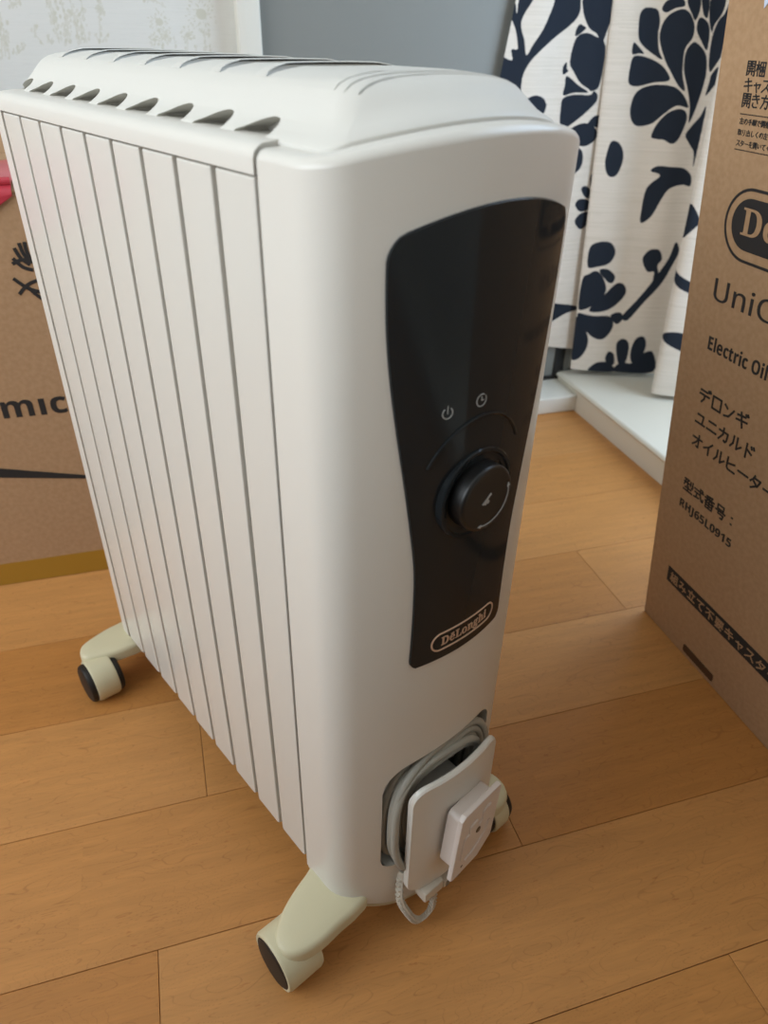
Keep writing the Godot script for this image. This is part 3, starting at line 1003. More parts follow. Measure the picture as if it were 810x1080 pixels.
func build_top(h: Node3D) -> void:
	# lofted cover: concave flanks rising to a flat crown
	var levels := [[0.0132, 0.6020], [0.0132, 0.6212], [0.0150, 0.6230], [0.0190, 0.6254], [0.0235, 0.6290], [0.0275, 0.6335], [0.0310, 0.6380], [0.0345, 0.6415], [0.0385, 0.6440], [0.0440, 0.6458], [0.0520, 0.6472], [0.0600, 0.6482]]
	var rings := []
	var outer := end_outline(0.0)
	for l in levels:
		var o := end_outline(l[0])
		var ring := PackedVector3Array()
		var fade := clampf((0.648 - l[1]) / 0.024, 0.0, 1.0)
		for q in o.size():
			var p := o[q]
			var rise := (rim_y(outer[q].x) - rim_y(HALF)) * fade
			ring.append(Vector3(p.x, l[1] + (rise if l[1] > 0.61 else 0.0), p.y))
		for k in 4:
			var xr: float = HALF - l[0]
			ring.append(Vector3(xr, l[1], -0.05 - 0.08 * k))
		var back := PackedVector3Array()
		for i in o.size():
			var p := o[o.size() - 1 - i]
			back.append(Vector3(p.x, l[1], -0.330 - p.y * 0.96))
		ring.append_array(back)
		for k in 4:
			ring.append(Vector3(-HALF + l[0], l[1], -0.29 + 0.08 * k))
		rings.append(ring)
	var body := orient(loft(rings))
	var root := CSGCombiner3D.new()
	root.name = "cutting"
	add_child(root)
	var solid := CSGMesh3D.new()
	solid.mesh = commit(body, 1.0)
	root.add_child(solid)
	for i in 9:
		# flank vents: half-drop openings above the rail, on both sides
		var zt := -0.0255 - 0.0412 * i + 0.012
		for s in [-1, 1]:
			var poly := PackedVector2Array()
			for q in [[0.000, -0.001], [0.0022, 0.0026], [0.0020, 0.0052], [-0.0010, 0.0068], [-0.0065, 0.0068], [-0.0145, 0.0048], [-0.0215, 0.0021], [-0.0270, -0.001]]:
				poly.append(Vector2(zt + q[0], 0.6225 + q[1]))
			var f := func(p: Vector3) -> Vector3: return Vector3(s * p.z, p.y, p.x)
			add_cut(root, orient(slab(curve2(poly, 2), 0.056, 0.095, 0.0, f)))
		# long crown slots
		var zs := -0.046 - 0.045 * i
		if i >= 7:
			continue
		var rings2 := []
		for lv in [[0.614, 0.0270, 0.0500], [0.6438, 0.0270, 0.0515], [0.6442, 0.0175, 0.0525], [0.662, 0.0175, 0.0525]]:
			var ring := PackedVector3Array()
			for k in 15:
				ring.append(Vector3(lerpf(-lv[2], lv[2], k / 14.0), lv[0], zs + 0.0006))
			for k in range(1, 14):
				var x: float = lerpf(lv[2], -lv[2], k / 14.0)
				ring.append(Vector3(x, lv[0], zs - 0.0004 - lv[1] * pow(maxf(1.0 - pow(x / lv[2], 2.0), 0.0), 0.7)))
			rings2.append(ring)
		add_cut(root, loft(rings2))
	for i in 3:
		var el := PackedVector2Array()
		for k in 32:
			var a := TAU * k / 32
			el.append(Vector2(cos(a) * 0.056, 0.0134 + 0.0073 * i + sin(a) * 0.0016 - 0.006 * sin(a) * sin(a)))
		var g := func(p: Vector3) -> Vector3: return Vector3(p.x, p.z, p.y)
		add_cut(root, orient(slab(el, 0.6405, 0.66, 0.0, g)))
	await get_tree().process_frame
	await get_tree().process_frame
	var baked := root.bake_static_mesh()
	var soup := PackedVector3Array()
	for s in baked.get_surface_count():
		var arr := baked.surface_get_arrays(s)
		var vs: PackedVector3Array = arr[Mesh.ARRAY_VERTEX]
		var ix = arr[Mesh.ARRAY_INDEX]
		if ix == null or ix.size() == 0:
			soup.append_array(vs)
		else:
			for k in ix:
				soup.append(vs[k])
	remove_child(root)
	root.free()
	soup = orient(soup)
	for i in 7:
		soup.append_array(slot_lip(-0.046 - 0.045 * i))
	part("top_cover", soup, M.cover, h, 32.0)

func crown_y(x: float) -> float:
	var tab := [[0.0, 0.6482], [0.030, 0.6482], [0.038, 0.6472], [0.046, 0.6458], [0.0515, 0.6440], [0.0555, 0.6415]]
	for i in tab.size() - 1:
		if absf(x) <= tab[i + 1][0]:
			return lerpf(tab[i][1], tab[i + 1][1], (absf(x) - tab[i][0]) / (tab[i + 1][0] - tab[i][0]))
	return 0.6415

func slot_lip(zs: float) -> PackedVector3Array:   # raised hood along the rear edge of a crown slot
	var rings := []
	for k in 25:
		var x := lerpf(-0.0520, 0.0520, k / 24.0)
		var e := 1.0 - pow(x / 0.0525, 2.0)
		var zb := zs - 0.0004 - 0.0175 * pow(e, 0.7)
		var up := 0.0015 * sqrt(e) + 0.0001
		var y := crown_y(x)
		var ring := PackedVector3Array()
		for q in [[-0.0110, -0.0006], [-0.0070, 0.50 * up], [-0.0030, 0.90 * up], [0.0, up], [0.0014, 0.88 * up], [0.0016, 0.62 * up], [-0.0004, 0.52 * up], [-0.0050, 0.2 * up], [-0.0100, -0.0012]]:
			ring.append(Vector3(x, y + q[1], zb + q[0]))
		rings.append(ring)
	return loft(rings)

func add_cut(root: CSGCombiner3D, soup: PackedVector3Array) -> void:
	var c := CSGMesh3D.new()
	c.mesh = commit(soup, 1.0)
	c.operation = CSGShape3D.OPERATION_SUBTRACTION
	root.add_child(c)

func panel_half(y: float) -> float:
	var tab := [[0.316, 0.0432], [0.34, 0.0424], [0.37, 0.0422], [0.40, 0.0432], [0.43, 0.0470], [0.46, 0.0515], [0.49, 0.0562], [0.52, 0.0600], [0.55, 0.0625], [0.575, 0.0634], [0.601, 0.0634]]
	for i in tab.size() - 1:
		if y <= tab[i + 1][0]:
			var a: Array = tab[maxi(i - 1, 0)]
			var d: Array = tab[mini(i + 2, tab.size() - 1)]
			return cubic_interpolate(tab[i][1], tab[i + 1][1], a[1], d[1], clampf((y - tab[i][0]) / (tab[i + 1][0] - tab[i][0]), 0, 1))
	return tab[-1][1]

func build_panel(h: Node3D) -> void:
	var rows := []
	for e in [0.0, 0.001, 0.0025, 0.005, 0.008]:
		rows.append(e)
	var nr := 44
	var total := 0.2845
	var bs := []
	for e in rows:
		bs.append(e / total)
	for i in range(1, nr):
		bs.append(lerpf(0.008, total - 0.010, float(i) / nr) / total)
	for e in [0.010, 0.007, 0.0045, 0.0025, 0.001, 0.0]:
		bs.append(1.0 - e / total)
	var nc := 30
	var place := func(a: float, b: float, off: float) -> Vector3:
		var y := lerpf(0.316, 0.6005, b)
		var half := panel_half(y)
		var up := minf((1.0 - b) * total, 0.010)
		var dn := minf(b * total, 0.008)
		half -= 0.010 - sqrt(0.0001 - (0.010 - up) * (0.010 - up))
		half -= 0.008 - sqrt(0.000064 - (0.008 - dn) * (0.008 - dn))
		var d := a * half
		return on_face(d, y - 0.0128 * smoothstep(0.55, 1.0, b) * (d / 0.0634) * (d / 0.0634), off)
	var t := PackedVector3Array()
	var cols := [-1.0, -0.985]
	for i in range(1, nc):
		cols.append(lerpf(-0.985, 0.985, float(i) / nc))
	cols.append_array([0.985, 1.0])
	var offs := func(i: int, j: int) -> float:
		return -0.0006 if i == 0 or j == 0 or i == cols.size() - 1 or j == bs.size() - 1 else 0.0014
	for j in bs.size() - 1:
		for i in cols.size() - 1:
			quad(t, place.call(cols[i], bs[j], offs.call(i, j)), place.call(cols[i + 1], bs[j], offs.call(i + 1, j)), place.call(cols[i + 1], bs[j + 1], offs.call(i + 1, j + 1)), place.call(cols[i], bs[j + 1], offs.call(i, j + 1)))
	var pn := part("control_panel", t, M.gloss_black, h, 60.0)
	pn.set_meta("label", "glossy black waisted control panel")
	# raised arc above the dial
	var arc := PackedVector3Array()
	for i in 21:
		var a := lerpf(deg_to_rad(148), deg_to_rad(32), i / 20.0)
		arc.append(on_face(-0.004 + cos(a) * 0.041, 0.4415 + sin(a) * 0.0505, 0.0014))
	part("raised_arc", tube(arc, 0.0011, 6), M.gloss_black, pn)
	# dial: recessed ring and turned knob
	var c := on_face(-0.003, 0.4415, 0.0)
	var ax := func(p: Vector3) -> Vector3: return Vector3(c.x + p.x, c.y + p.y, Z_FACE + p.z)
	part("dial_ring", lathe([[0.0295, -0.004], [0.0295, 0.0020], [0.0288, 0.0028], [0.0270, 0.0028], [0.0262, 0.0016], [0.0240, 0.0012], [0.0240, -0.004]], 48, ax), M.gloss_black, pn, 35.0)
	var kn := part("dial_knob", lathe([[0.0212, -0.002], [0.0212, 0.0085], [0.0208, 0.0098], [0.0199, 0.0107], [0.0185, 0.0110], [0.0, 0.0110]], 48, ax), M.knob, pn, 35.0)
	kn.set_meta("label", "round matt black dial")
	var marks := PackedVector3Array()
	var ring := PackedVector3Array()
	for i in 25:
		var a := deg_to_rad(lerpf(12.0, -104.0, i / 24.0))
		ring.append(ax.call(Vector3(cos(a) * 0.0176, sin(a) * 0.0176, 0.0110)))
	marks.append_array(tube(ring, 0.00035, 5))
	for e in [[12.0, 1.0], [-104.0, -1.0]]:
		var a := deg_to_rad(e[0])
		var q := Vector2(cos(a), sin(a)) * 0.0176
		var d: Vector2 = Vector2(-sin(a), cos(a)) * e[1]
		var nn := Vector2(cos(a), sin(a))
		marks.append_array(orient(slab(PackedVector2Array([q + d * 0.0022, q - nn * 0.0013 - d * 0.0006, q + nn * 0.0013 - d * 0.0006]), 0.0108, 0.0114, 0.0, ax)))
	for e in [[-0.004, -0.002, 0.0024, 0.0036, 0.0012], [-0.0022, -0.0028, 0.0002, 0.0004, 0.0011], [0.0, -0.0024, 0.0012, -0.0008, 0.0010]]:
		var a := Vector2(e[0], e[1])
		var b := Vector2(e[2], e[3])
		var nn: Vector2 = (b - a).orthogonal().normalized() * e[4] / 2
		marks.append_array(orient(slab(PackedVector2Array([a - nn, b - nn, b + nn, a + nn]), 0.0108, 0.0113, 0.0, ax)))
	part("dial_print", marks, M.icon, pn, 30.0)
	# touch symbols: power and clock
	var wrap := func(d0: float, y0: float) -> Callable:
		return func(p: Vector3) -> Vector3: return on_face(d0 + p.x, y0 + p.y, 0.0014 + p.z)
	part("power_symbol", ring_mark(wrap.call(-0.0287, 0.4994), 0.0031, 125.0, 415.0, [[0.0, -0.0004, 0.0, 0.0042]]), M.icon, pn, 30.0)
	part("clock_symbol", ring_mark(wrap.call(-0.0061, 0.5013), 0.0035, 60.0, 400.0, [[0.0, -0.0002, 0.0, 0.0022], [0.0, 0.0, 0.0017, 0.0]]), M.icon, pn, 30.0)
	# maker's badge
	var badge := PackedVector3Array()
	var stad := PackedVector3Array()
	for i in 40:
		var a := TAU * i / 40
		var q := Vector2(cos(a), sin(a)) * 0.0074 + Vector2(0.0216 * (1 if cos(a) > 0 else -1), 0)
		stad.append(on_face(0.0018 + q.x, 0.3325 + q.y, 0.0014))
	badge.append_array(tube(dense(stad), 0.00075, 6, true))
	var word := text_soup("DēLonghi", "Droid Serif", 0.0098, 700)
	var kx := 0.0430 / span_x(word)
	badge.append_array(moved(word, func(p: Vector3) -> Vector3: return on_face(0.0018 - 0.0215 + p.x * kx, 0.3284 + p.y - 0.0018, 0.0014 + p.z)))
	var bd := part("badge", badge, M.badge, pn, 30.0)
	bd.set_meta("label", "pale copper DēLonghi badge in a rounded outline")

func dense(p: PackedVector3Array) -> PackedVector3Array:   # split the long sides so that they follow the bow
	var o := PackedVector3Array()
	for i in p.size():
		var b := p[(i + 1) % p.size()]
		var n := maxi(1, int(p[i].distance_to(b) / 0.003))
		for k in n:
			var q := p[i].lerp(b, float(k) / n)
			o.append(on_face(q.x, q.y, 0.0014))
	return o

func ring_mark(f: Callable, r: float, a0: float, a1: float, bars: Array) -> PackedVector3Array:
	var t := PackedVector3Array()
	var path := PackedVector3Array()
	for i in 25:
		var a := deg_to_rad(lerpf(a0, a1, i / 24.0))
		path.append(f.call(Vector3(cos(a) * r, sin(a) * r, 0.0)))
	t.append_array(tube(path, 0.00032, 5))
	for b in bars:
		t.append_array(tube(PackedVector3Array([f.call(Vector3(b[0], b[1], 0)), f.call(Vector3(b[2], b[3], 0))]), 0.00032, 5))
	return t

# a plate bent round the upright axis: columns across, rounded corners
func bent_plate(z0: float, z1: float, f: Callable) -> PackedVector3Array:
	var hw := 0.046
	var hh := 0.069
	var r := 0.014
	var rings := []
	var xs := []
	for i in 6:
		xs.append(-hw + r * (1.0 - cos(PI / 2 * i / 5.0)))
	for i in range(1, 12):
		xs.append(lerpf(-hw + r, hw - r, i / 12.0))
	for i in 6:
		xs.append(hw - r + r * sin(PI / 2 * i / 5.0))
	for x in xs:
		var e := maxf(absf(x) - (hw - r), 0.0)
		var half := hh - r + sqrt(maxf(r * r - e * e, 1e-9))
		var b := 0.0013
		var ring := PackedVector3Array()
		for q in [[half - b, z1], [half, z1 - b], [half, z0 + b], [half - b, z0], [-half + b, z0], [-half, z0 + b], [-half, z1 - b], [-half + b, z1]]:
			ring.append(f.call(Vector3(x, q[0], q[1])))
		rings.append(ring)
	return loft(rings)

func build_cord(h: Node3D) -> void:
	# winder: post and flange in front of the recess
	var w := PackedVector3Array()
	var bent := func(p: Vector3) -> Vector3: return p + Vector3(0.002, 0.1285, -3.3 * p.x * p.x)
	w.append_array(bent_plate(0.0825, 0.0880, bent))
	w.append_array(block(Vector3(-0.022, 0.104, 0.022), Vector3(0.022, 0.160, 0.0836), 0.004))
	var wd := part("cord_winder", w, M.plastic, h, 35.0)
	wd.set_meta("label", "white flange the cord is wound behind")
	# the cord, one continuous coil round the post
	var path := PackedVector3Array()
	var loops := 20
	var steps := 30
	var grow := []
	for k in loops + 1:
		var c := k % 5
		grow.append([0.0548 - 0.0048 * c + rng.randf_range(-0.0008, 0.0008), 0.0690 - 0.0048 * c + rng.randf_range(-0.0008, 0.0008), rng.randf_range(-0.001, 0.001), rng.randf_range(-0.0015, 0.0015), 0.0450 + 0.0078 * (k / 5) + 0.0012 * sin(k * 2.1)])
	for i in loops * steps:
		var k := i / steps
		var f := float(i % steps) / steps
		var s := smoothstep(0.0, 1.0, f)
		var g := []
		for c in 5:
			g.append(lerpf(grow[k][c], grow[k + 1][c], s))
		var a := TAU * f - PI / 2
		var e := 0.72
		var x: float = g[2] + signf(cos(a)) * pow(absf(cos(a)), e) * g[0]
		var y: float = 0.146 + g[3] + signf(sin(a)) * pow(absf(sin(a)), e) * g[1]
		path.append(Vector3(x, y, g[4] - 1.4 * x * x + 0.002 * sin(a * 2.0 + k)))
	var cord := part("power_cord", tube(curve(path, 2), 0.0034, 8), M.cord, h, 60.0)
	cord.set_meta("label", "grey power cord wound in loops")
	# plug parked on the flange
	var pl := Node3D.new()
	pl.name = "plug"
	h.add_child(pl, true)
	pl.set_meta("label", "white flat plug parked on the flange")
	pl.position = Vector3(0.006, 0.127, 0.0872)
	pl.rotation_degrees = Vector3(0, 6, -5)
	part("plug_body", slab(rounded(0.045, 0.062, 0.005, 3), 0.0, 0.0125, 0.0015), M.plug, pl, 35.0)
	var face := PackedVector2Array([Vector2(0.0265, 0.034), Vector2(0.024, 0.0385), Vector2(-0.022, 0.0385), Vector2(-0.0262, 0.035), Vector2(-0.0262, -0.0385), Vector2(-0.024, -0.0405), Vector2(0.010, -0.0405), Vector2(0.0265, -0.026)])
	part("plug_cover", slab(face, 0.0123, 0.0172, 0.0014), M.plug, pl, 35.0)
	var rib := PackedVector3Array()
	for pts in [[-0.018, -0.018, -0.018, 0.006, -0.012, 0.010, -0.012, 0.018, -0.004, 0.020], [0.0, 0.010, 0.004, 0.014, 0.004, 0.024, 0.012, 0.026], [-0.012, -0.024, 0.0, -0.020, 0.012, -0.010, 0.016, 0.004]]:
		var p := PackedVector3Array()
		for i in pts.size() / 2:
			p.append(Vector3(pts[i * 2], pts[i * 2 + 1], 0.0172))
		rib.append_array(tube(curve(p, 4), 0.0012, 6))
	part("moulded_ribs", rib, M.plug, pl, 40.0)
	part("screw", lathe([[0.0030, 0.016], [0.0030, 0.0176], [0.0024, 0.0180], [0.0, 0.0180]], 14, func(p): return p + Vector3(0.001, 0.003, 0)), M.brass, pl, 30.0)
	part("screw", lathe([[0.0014, 0.016], [0.0014, 0.0175], [0.0, 0.0175]], 10, func(p): return p + Vector3(-0.014, -0.030, 0)), M.tag, pl, 30.0)
	# toothed strap hanging under the flange, with its clip
	var st := curve(PackedVector3Array([Vector3(-0.040, 0.075, 0.068), Vector3(-0.046, 0.050, 0.074), Vector3(-0.042, 0.030, 0.081), Vector3(-0.035, 0.015, 0.085), Vector3(-0.026, 0.013, 0.087), Vector3(-0.019, 0.024, 0.088), Vector3(-0.018, 0.052, 0.087)]), 6)
	var sp := part("cord_strap", tube(st, 0.0036, 8, false, 0.35), M.strap, h, 40.0)
	var teeth := PackedVector3Array()
	for i in range(2, st.size() - 1):
		teeth.append_array(block(st[i] - Vector3(0.0034, 0.0007, 0.0016), st[i] + Vector3(0.0034, 0.0007, 0.0022)))
	part("teeth", teeth, M.strap, sp, 30.0)
	part("clip", block(Vector3(-0.032, 0.046, 0.078), Vector3(-0.010, 0.060, 0.0915), 0.002), M.strap, sp, 35.0)
	part("clip", block(Vector3(-0.010, 0.044, 0.081), Vector3(0.014, 0.055, 0.0915), 0.002), M.strap, sp, 35.0)
	for i in 3:
		part("clip_slot", block(Vector3(-0.007 + i * 0.006, 0.0455, 0.0913), Vector3(-0.003 + i * 0.006, 0.0530, 0.0919)), M.tag, sp, 30.0)

func build_feet(h: Node3D) -> void:
	# arm outline in plan from the body outwards, then the wheel under its end: [mirror, arm points, wheel z, x0, x1, how far the tyre stands out of its hood]
	var front := [Vector2(-0.066, 0.054), Vector2(-0.070, 0.020), Vector2(-0.084, 0.0045), Vector2(-0.0985, 0.0075), Vector2(-0.120, 0.0150), Vector2(-0.1385, 0.0255), Vector2(-0.148, 0.038), Vector2(-0.1465, 0.051), Vector2(-0.136, 0.0585), Vector2(-0.118, 0.0615), Vector2(-0.098, 0.0605), Vector2(-0.080, 0.0600)]
	var rear := [Vector2(-0.060, -0.352), Vector2(-0.060, -0.398), Vector2(-0.088, -0.400), Vector2(-0.112, -0.398), Vector2(-0.137, -0.391), Vector2(-0.1445, -0.378), Vector2(-0.142, -0.366), Vector2(-0.126, -0.358), Vector2(-0.100, -0.351)]
	var folded := [Vector2(-0.040, 0.030), Vector2(-0.074, 0.012), Vector2(-0.092, 0.020), Vector2(-0.105, 0.040), Vector2(-0.106, 0.058), Vector2(-0.098, 0.070), Vector2(-0.084, 0.073), Vector2(-0.066, 0.066)]
	foot(h, front, 1, 0.0375, -0.154, -0.117, 0.0)
	foot(h, folded, -1, 0.050, -0.108, -0.072, 0.007)
	foot(h, rear, 1, -0.357, -0.153, -0.113, 0.0055)
	foot(h, rear, -1, -0.357, -0.153, -0.113, 0.0055)

func foot(h: Node3D, plan: Array, mirror: int, wz: float, wx0: float, wx1: float, bare: float) -> void:
	var poly := PackedVector2Array(plan)
	poly = curve2(poly, 4)
	if Geometry2D.is_polygon_clockwise(poly):
		poly.reverse()
	var rings := []
	for l in [[0.004, 0.036], [0.0, 0.040], [0.0, 0.049], [0.0012, 0.0525], [0.004, 0.0545], [0.012, 0.0555]]:
		var q := inset(poly, l[0])
		var ring := PackedVector3Array()
		for p in q:
			# the arm slopes down towards its wheel
			var drop := 0.001 * smoothstep(0.10, 0.15, absf(p.x))
			ring.append(Vector3(p.x * mirror, l[1] - drop, p.y))
		rings.append(ring)
	var arm := part("caster_foot", loft(rings), M.foot, h, 40.0)
	arm.set_meta("label", "cream plastic foot with hooded caster")
	# hood round the upper front of the wheel, open at its two ends
	var hood := []
	var r0 := 0.0262
	var xs := [wx0 + 0.0015 + bare, wx0 + 0.004 + bare, wx1 - 0.004 - bare, wx1 - 0.0015 - bare]
	var rr := [r0 - 0.0012, r0, r0, r0 - 0.0012]
	for k in 4:
		var ring := PackedVector3Array()
		for i in 27:
			var a := deg_to_rad(lerpf(-62.0, 200.0, i / 26.0))
			ring.append(Vector3(xs[k] * mirror, 0.0245 + sin(a) * rr[k], wz + cos(a) * rr[k]))
		for i in 27:
			var a := deg_to_rad(lerpf(200.0, -62.0, i / 26.0))
			ring.append(Vector3(xs[k] * mirror, 0.0245 + sin(a) * 0.0225, wz + cos(a) * 0.0225))
		hood.append(ring)
	var t := PackedVector3Array()
	for k in 3:
		for i in 54:
			var j := (i + 1) % 54
			quad(t, hood[k][i], hood[k][j], hood[k + 1][j], hood[k + 1][i])
	for e in [0, 3]:
		for i in 26:
			quad(t, hood[e][i], hood[e][i + 1], hood[e][52 - i], hood[e][53 - i])
	part("wheel_hood", orient(t), M.foot, arm, 40.0)
	var ax := func(p: Vector3) -> Vector3: return Vector3((wx0 + p.z) * mirror, 0.0236 + p.x, wz + p.y)
	var wl := wx1 - wx0
	part("wheel", lathe([[0.0, 0.0], [0.0195, 0.0], [0.0222, 0.0012], [0.0236, 0.004], [0.0236, wl - 0.004], [0.0222, wl - 0.0012], [0.0195, wl], [0.0, wl]], 32, ax), M.tyre, arm, 35.0)

# ------------------------------------------------------------------ cartons
func glyph_line(s: String, size: float, pitch: float, thick: float) -> PackedVector3Array:
	var t := PackedVector3Array()
	for i in s.length():
		if GLYPHS.has(s[i]):
			t.append_array(moved(strokes(GLYPHS[s[i]], size, thick), func(p: Vector3) -> Vector3: return p + Vector3(i * pitch, 0, 0)))
	return t

func fit_width(t: PackedVector3Array, sample: PackedVector3Array, wide: float) -> PackedVector3Array:
	var k := wide / span_x(sample)
	return moved(t, func(p: Vector3) -> Vector3: return Vector3(p.x * k, p.y, p.z))

func build_tall_carton() -> void:
	var o := thing("carton", "tall brown carton with heater print tipped beside the radiator", "carton", Vector3(0.4475, 0.0, -0.224), 0.0)
	o.rotation_degrees.z = LEAN
	var wid := 0.52       # along z
	var dep := 0.219      # along x
	var hi := 0.735
	var th := 0.005
	# local frame: printed face at x = 0 looking to -x, width along +z, height along +y
	var face := part("printed_panel", block(Vector3(0, 0.0, 0.0), Vector3(th, hi, wid), 0.0016), M.kraft, o)
	part("side_panel", block(Vector3(th, 0.0, 0.0), Vector3(dep - th, hi, th), 0.0012), M.kraft, o)
	part("side_panel", block(Vector3(th, 0.0, wid - th), Vector3(dep - th, hi, wid), 0.0012), M.kraft, o)
	part("back_panel", block(Vector3(dep - th, 0.0, 0.0), Vector3(dep, hi, wid), 0.0016), M.kraft, o)
	part("top_flap", block(Vector3(0.001, hi, 0.001), Vector3(dep / 2 - 0.001, hi + 0.004, wid - 0.001), 0.001), M.kraft, o)
	part("top_flap", block(Vector3(dep / 2 + 0.001, hi, 0.001), Vector3(dep - 0.001, hi + 0.004, wid - 0.001), 0.001), M.kraft, o)
	part("bottom_flap", block(Vector3(th, 0.0, th), Vector3(dep - th, 0.004, wid - th), 0.001), M.kraft, o)
	var f := func(s: float, y: float) -> Callable:
		return func(p: Vector3) -> Vector3: return Vector3(-p.z, y + p.y, s + p.x)
	var ink: Material = M.print
	var add := func(t: PackedVector3Array, s: float, y: float, called: String) -> void:
		part(called, moved(t, f.call(s, y)), ink, face, 30.0)
	add.call(glyph_line("開梱", 0.0108, 0.0112, 0.0011), 0.0345, 0.6462, "printed_line")
	add.call(glyph_line("キャスター", 0.0104, 0.0104, 0.0011), 0.0345, 0.6346, "printed_line")
	add.call(glyph_line("開き方", 0.0108, 0.0110, 0.0011), 0.0350, 0.6232, "printed_line")
	var dots := PackedVector3Array()
	for i in 40:
		for y in [0.6183, 0.5911]:
			dots.append_array(block(Vector3(0.0355 + i * 0.0016, y - 0.0004, 0.0), Vector3(0.0364 + i * 0.0016, y + 0.0004, 0.0004)))
	add.call(dots, 0.0, 0.0, "dotted_rule")
	ink = M.print_soft
	add.call(glyph_line("左の手順で開梱", 0.0050, 0.0052, 0.00055), 0.0362, 0.6105, "printed_line")
	add.call(glyph_line("取り出しくの左", 0.0050, 0.0052, 0.00055), 0.0360, 0.6020, "printed_line")
	add.call(glyph_line("スターを開いてく", 0.0050, 0.0052, 0.00055), 0.0360, 0.5938, "printed_line")
	ink = M.print
	# maker's capsule: outline, filled capsule, lettering left in bare board
	var cap := func(hw: float, hh: float, n: int) -> PackedVector2Array:
		var p := PackedVector2Array()
		for i in n:
			var a := TAU * i / n
			p.append(Vector2(cos(a) * hh + (hw - hh) * (1 if cos(a) > 1e-6 else -1), sin(a) * hh))
		return p
	var ring := PackedVector3Array()
	var outer: PackedVector2Array = cap.call(0.110, 0.0315, 40)
	for i in outer.size():
		var a := outer[i]
		var b := outer[(i + 1) % outer.size()]
		var a2 := a - Vector2(signf(a.x) * 0.0, 0)
		var na := inset(outer, 0.0024)[i]
		var nb := inset(outer, 0.0024)[(i + 1) % outer.size()]
		ring.append_array(orient(slab(PackedVector2Array([a2, b, nb, na]), 0.0, 0.0004, 0.0)))
	add.call(ring, 0.1475, 0.5325, "logo_outline")
	add.call(slab(cap.call(0.1005, 0.0220, 40), 0.0, 0.0004, 0.0), 0.1475, 0.5335, "logo_field")
	var word := text_soup("DēLonghi", "Droid Serif", 0.0320, 700, 0.0003)
	var k := 0.168 / span_x(word)
	part("logo_lettering", moved(moved(word, func(p: Vector3) -> Vector3: return Vector3(p.x * k, p.y, p.z + 0.00045)), f.call(0.0605, 0.5170)), M.kraft, face, 30.0)
	add.call(fit_width(text_soup("UniCaldo", "Droid Sans", 0.0228, 400), text_soup("UniC", "Droid Sans", 0.0228, 400), 0.0835), 0.0380, 0.4575, "printed_line")
	add.call(fit_width(text_soup("Electric Oil-Filled Radiator", "Droid Sans", 0.0152, 700), text_soup("Electric Oil", "Droid Sans", 0.0152, 700), 0.0835), 0.0420, 0.4070, "printed_line")
	add.call(glyph_line("デロンギ", 0.0178, 0.0190, 0.0022), 0.0410, 0.3478, "printed_line")
	add.call(glyph_line("ユニカルド", 0.0172, 0.0186, 0.0022), 0.0405, 0.3205, "printed_line")
	add.call(glyph_line("オイルヒーター", 0.0172, 0.0182, 0.0022), 0.0410, 0.2935, "printed_line")
	add.call(glyph_line("型式番号:", 0.0178, 0.0184, 0.0020), 0.0385, 0.2322, "printed_line")
	add.call(fit_width(text_soup("RHJ65L0915", "Droid Sans", 0.0142, 700), text_soup("RHJ65L0915", "Droid Sans", 0.0142, 700), 0.0895), 0.0375, 0.2048, "printed_line")
	add.call(slab(PackedVector2Array([Vector2(0, 0), Vector2(0.44, 0), Vector2(0.44, 0.0236), Vector2(0, 0.0236)]), 0.0, 0.0004, 0.0), 0.0362, 0.0888, "printed_band")
	part("band_lettering", moved(moved(glyph_line("組み立て不要キャスター付", 0.0150, 0.0172, 0.0017), func(p: Vector3) -> Vector3: return p + Vector3(0, 0, 0.00045)), f.call(0.0425, 0.0930)), M.kraft, face, 30.0)
	# lock slot at the foot of the panel
	part("lock_slot", moved(slab(rounded(0.058, 0.0125, 0.003, 3), 0.0, 0.0006, 0.0), f.call(0.1155, 0.0137)), M.slot, face, 30.0)
	# corner of a shiny label near the top edge
	part("label_sticker", moved(slab(PackedVector2Array([Vector2(0.0, 0.034), Vector2(0.0052, 0.0), Vector2(0.011, 0.006), Vector2(0.05, 0.008), Vector2(0.05, 0.034)]), 0.0, 0.0005, 0.0), f.call(0.0385, 0.6918)), M.sticker, face, 30.0)
	part("label_print", moved(slab(PackedVector2Array([Vector2(0.006, 0.030), Vector2(0.008, 0.008), Vector2(0.045, 0.011), Vector2(0.045, 0.030)]), 0.0, 0.0007, 0.0), f.call(0.0385, 0.6918)), M.sticker_blue, face, 30.0)

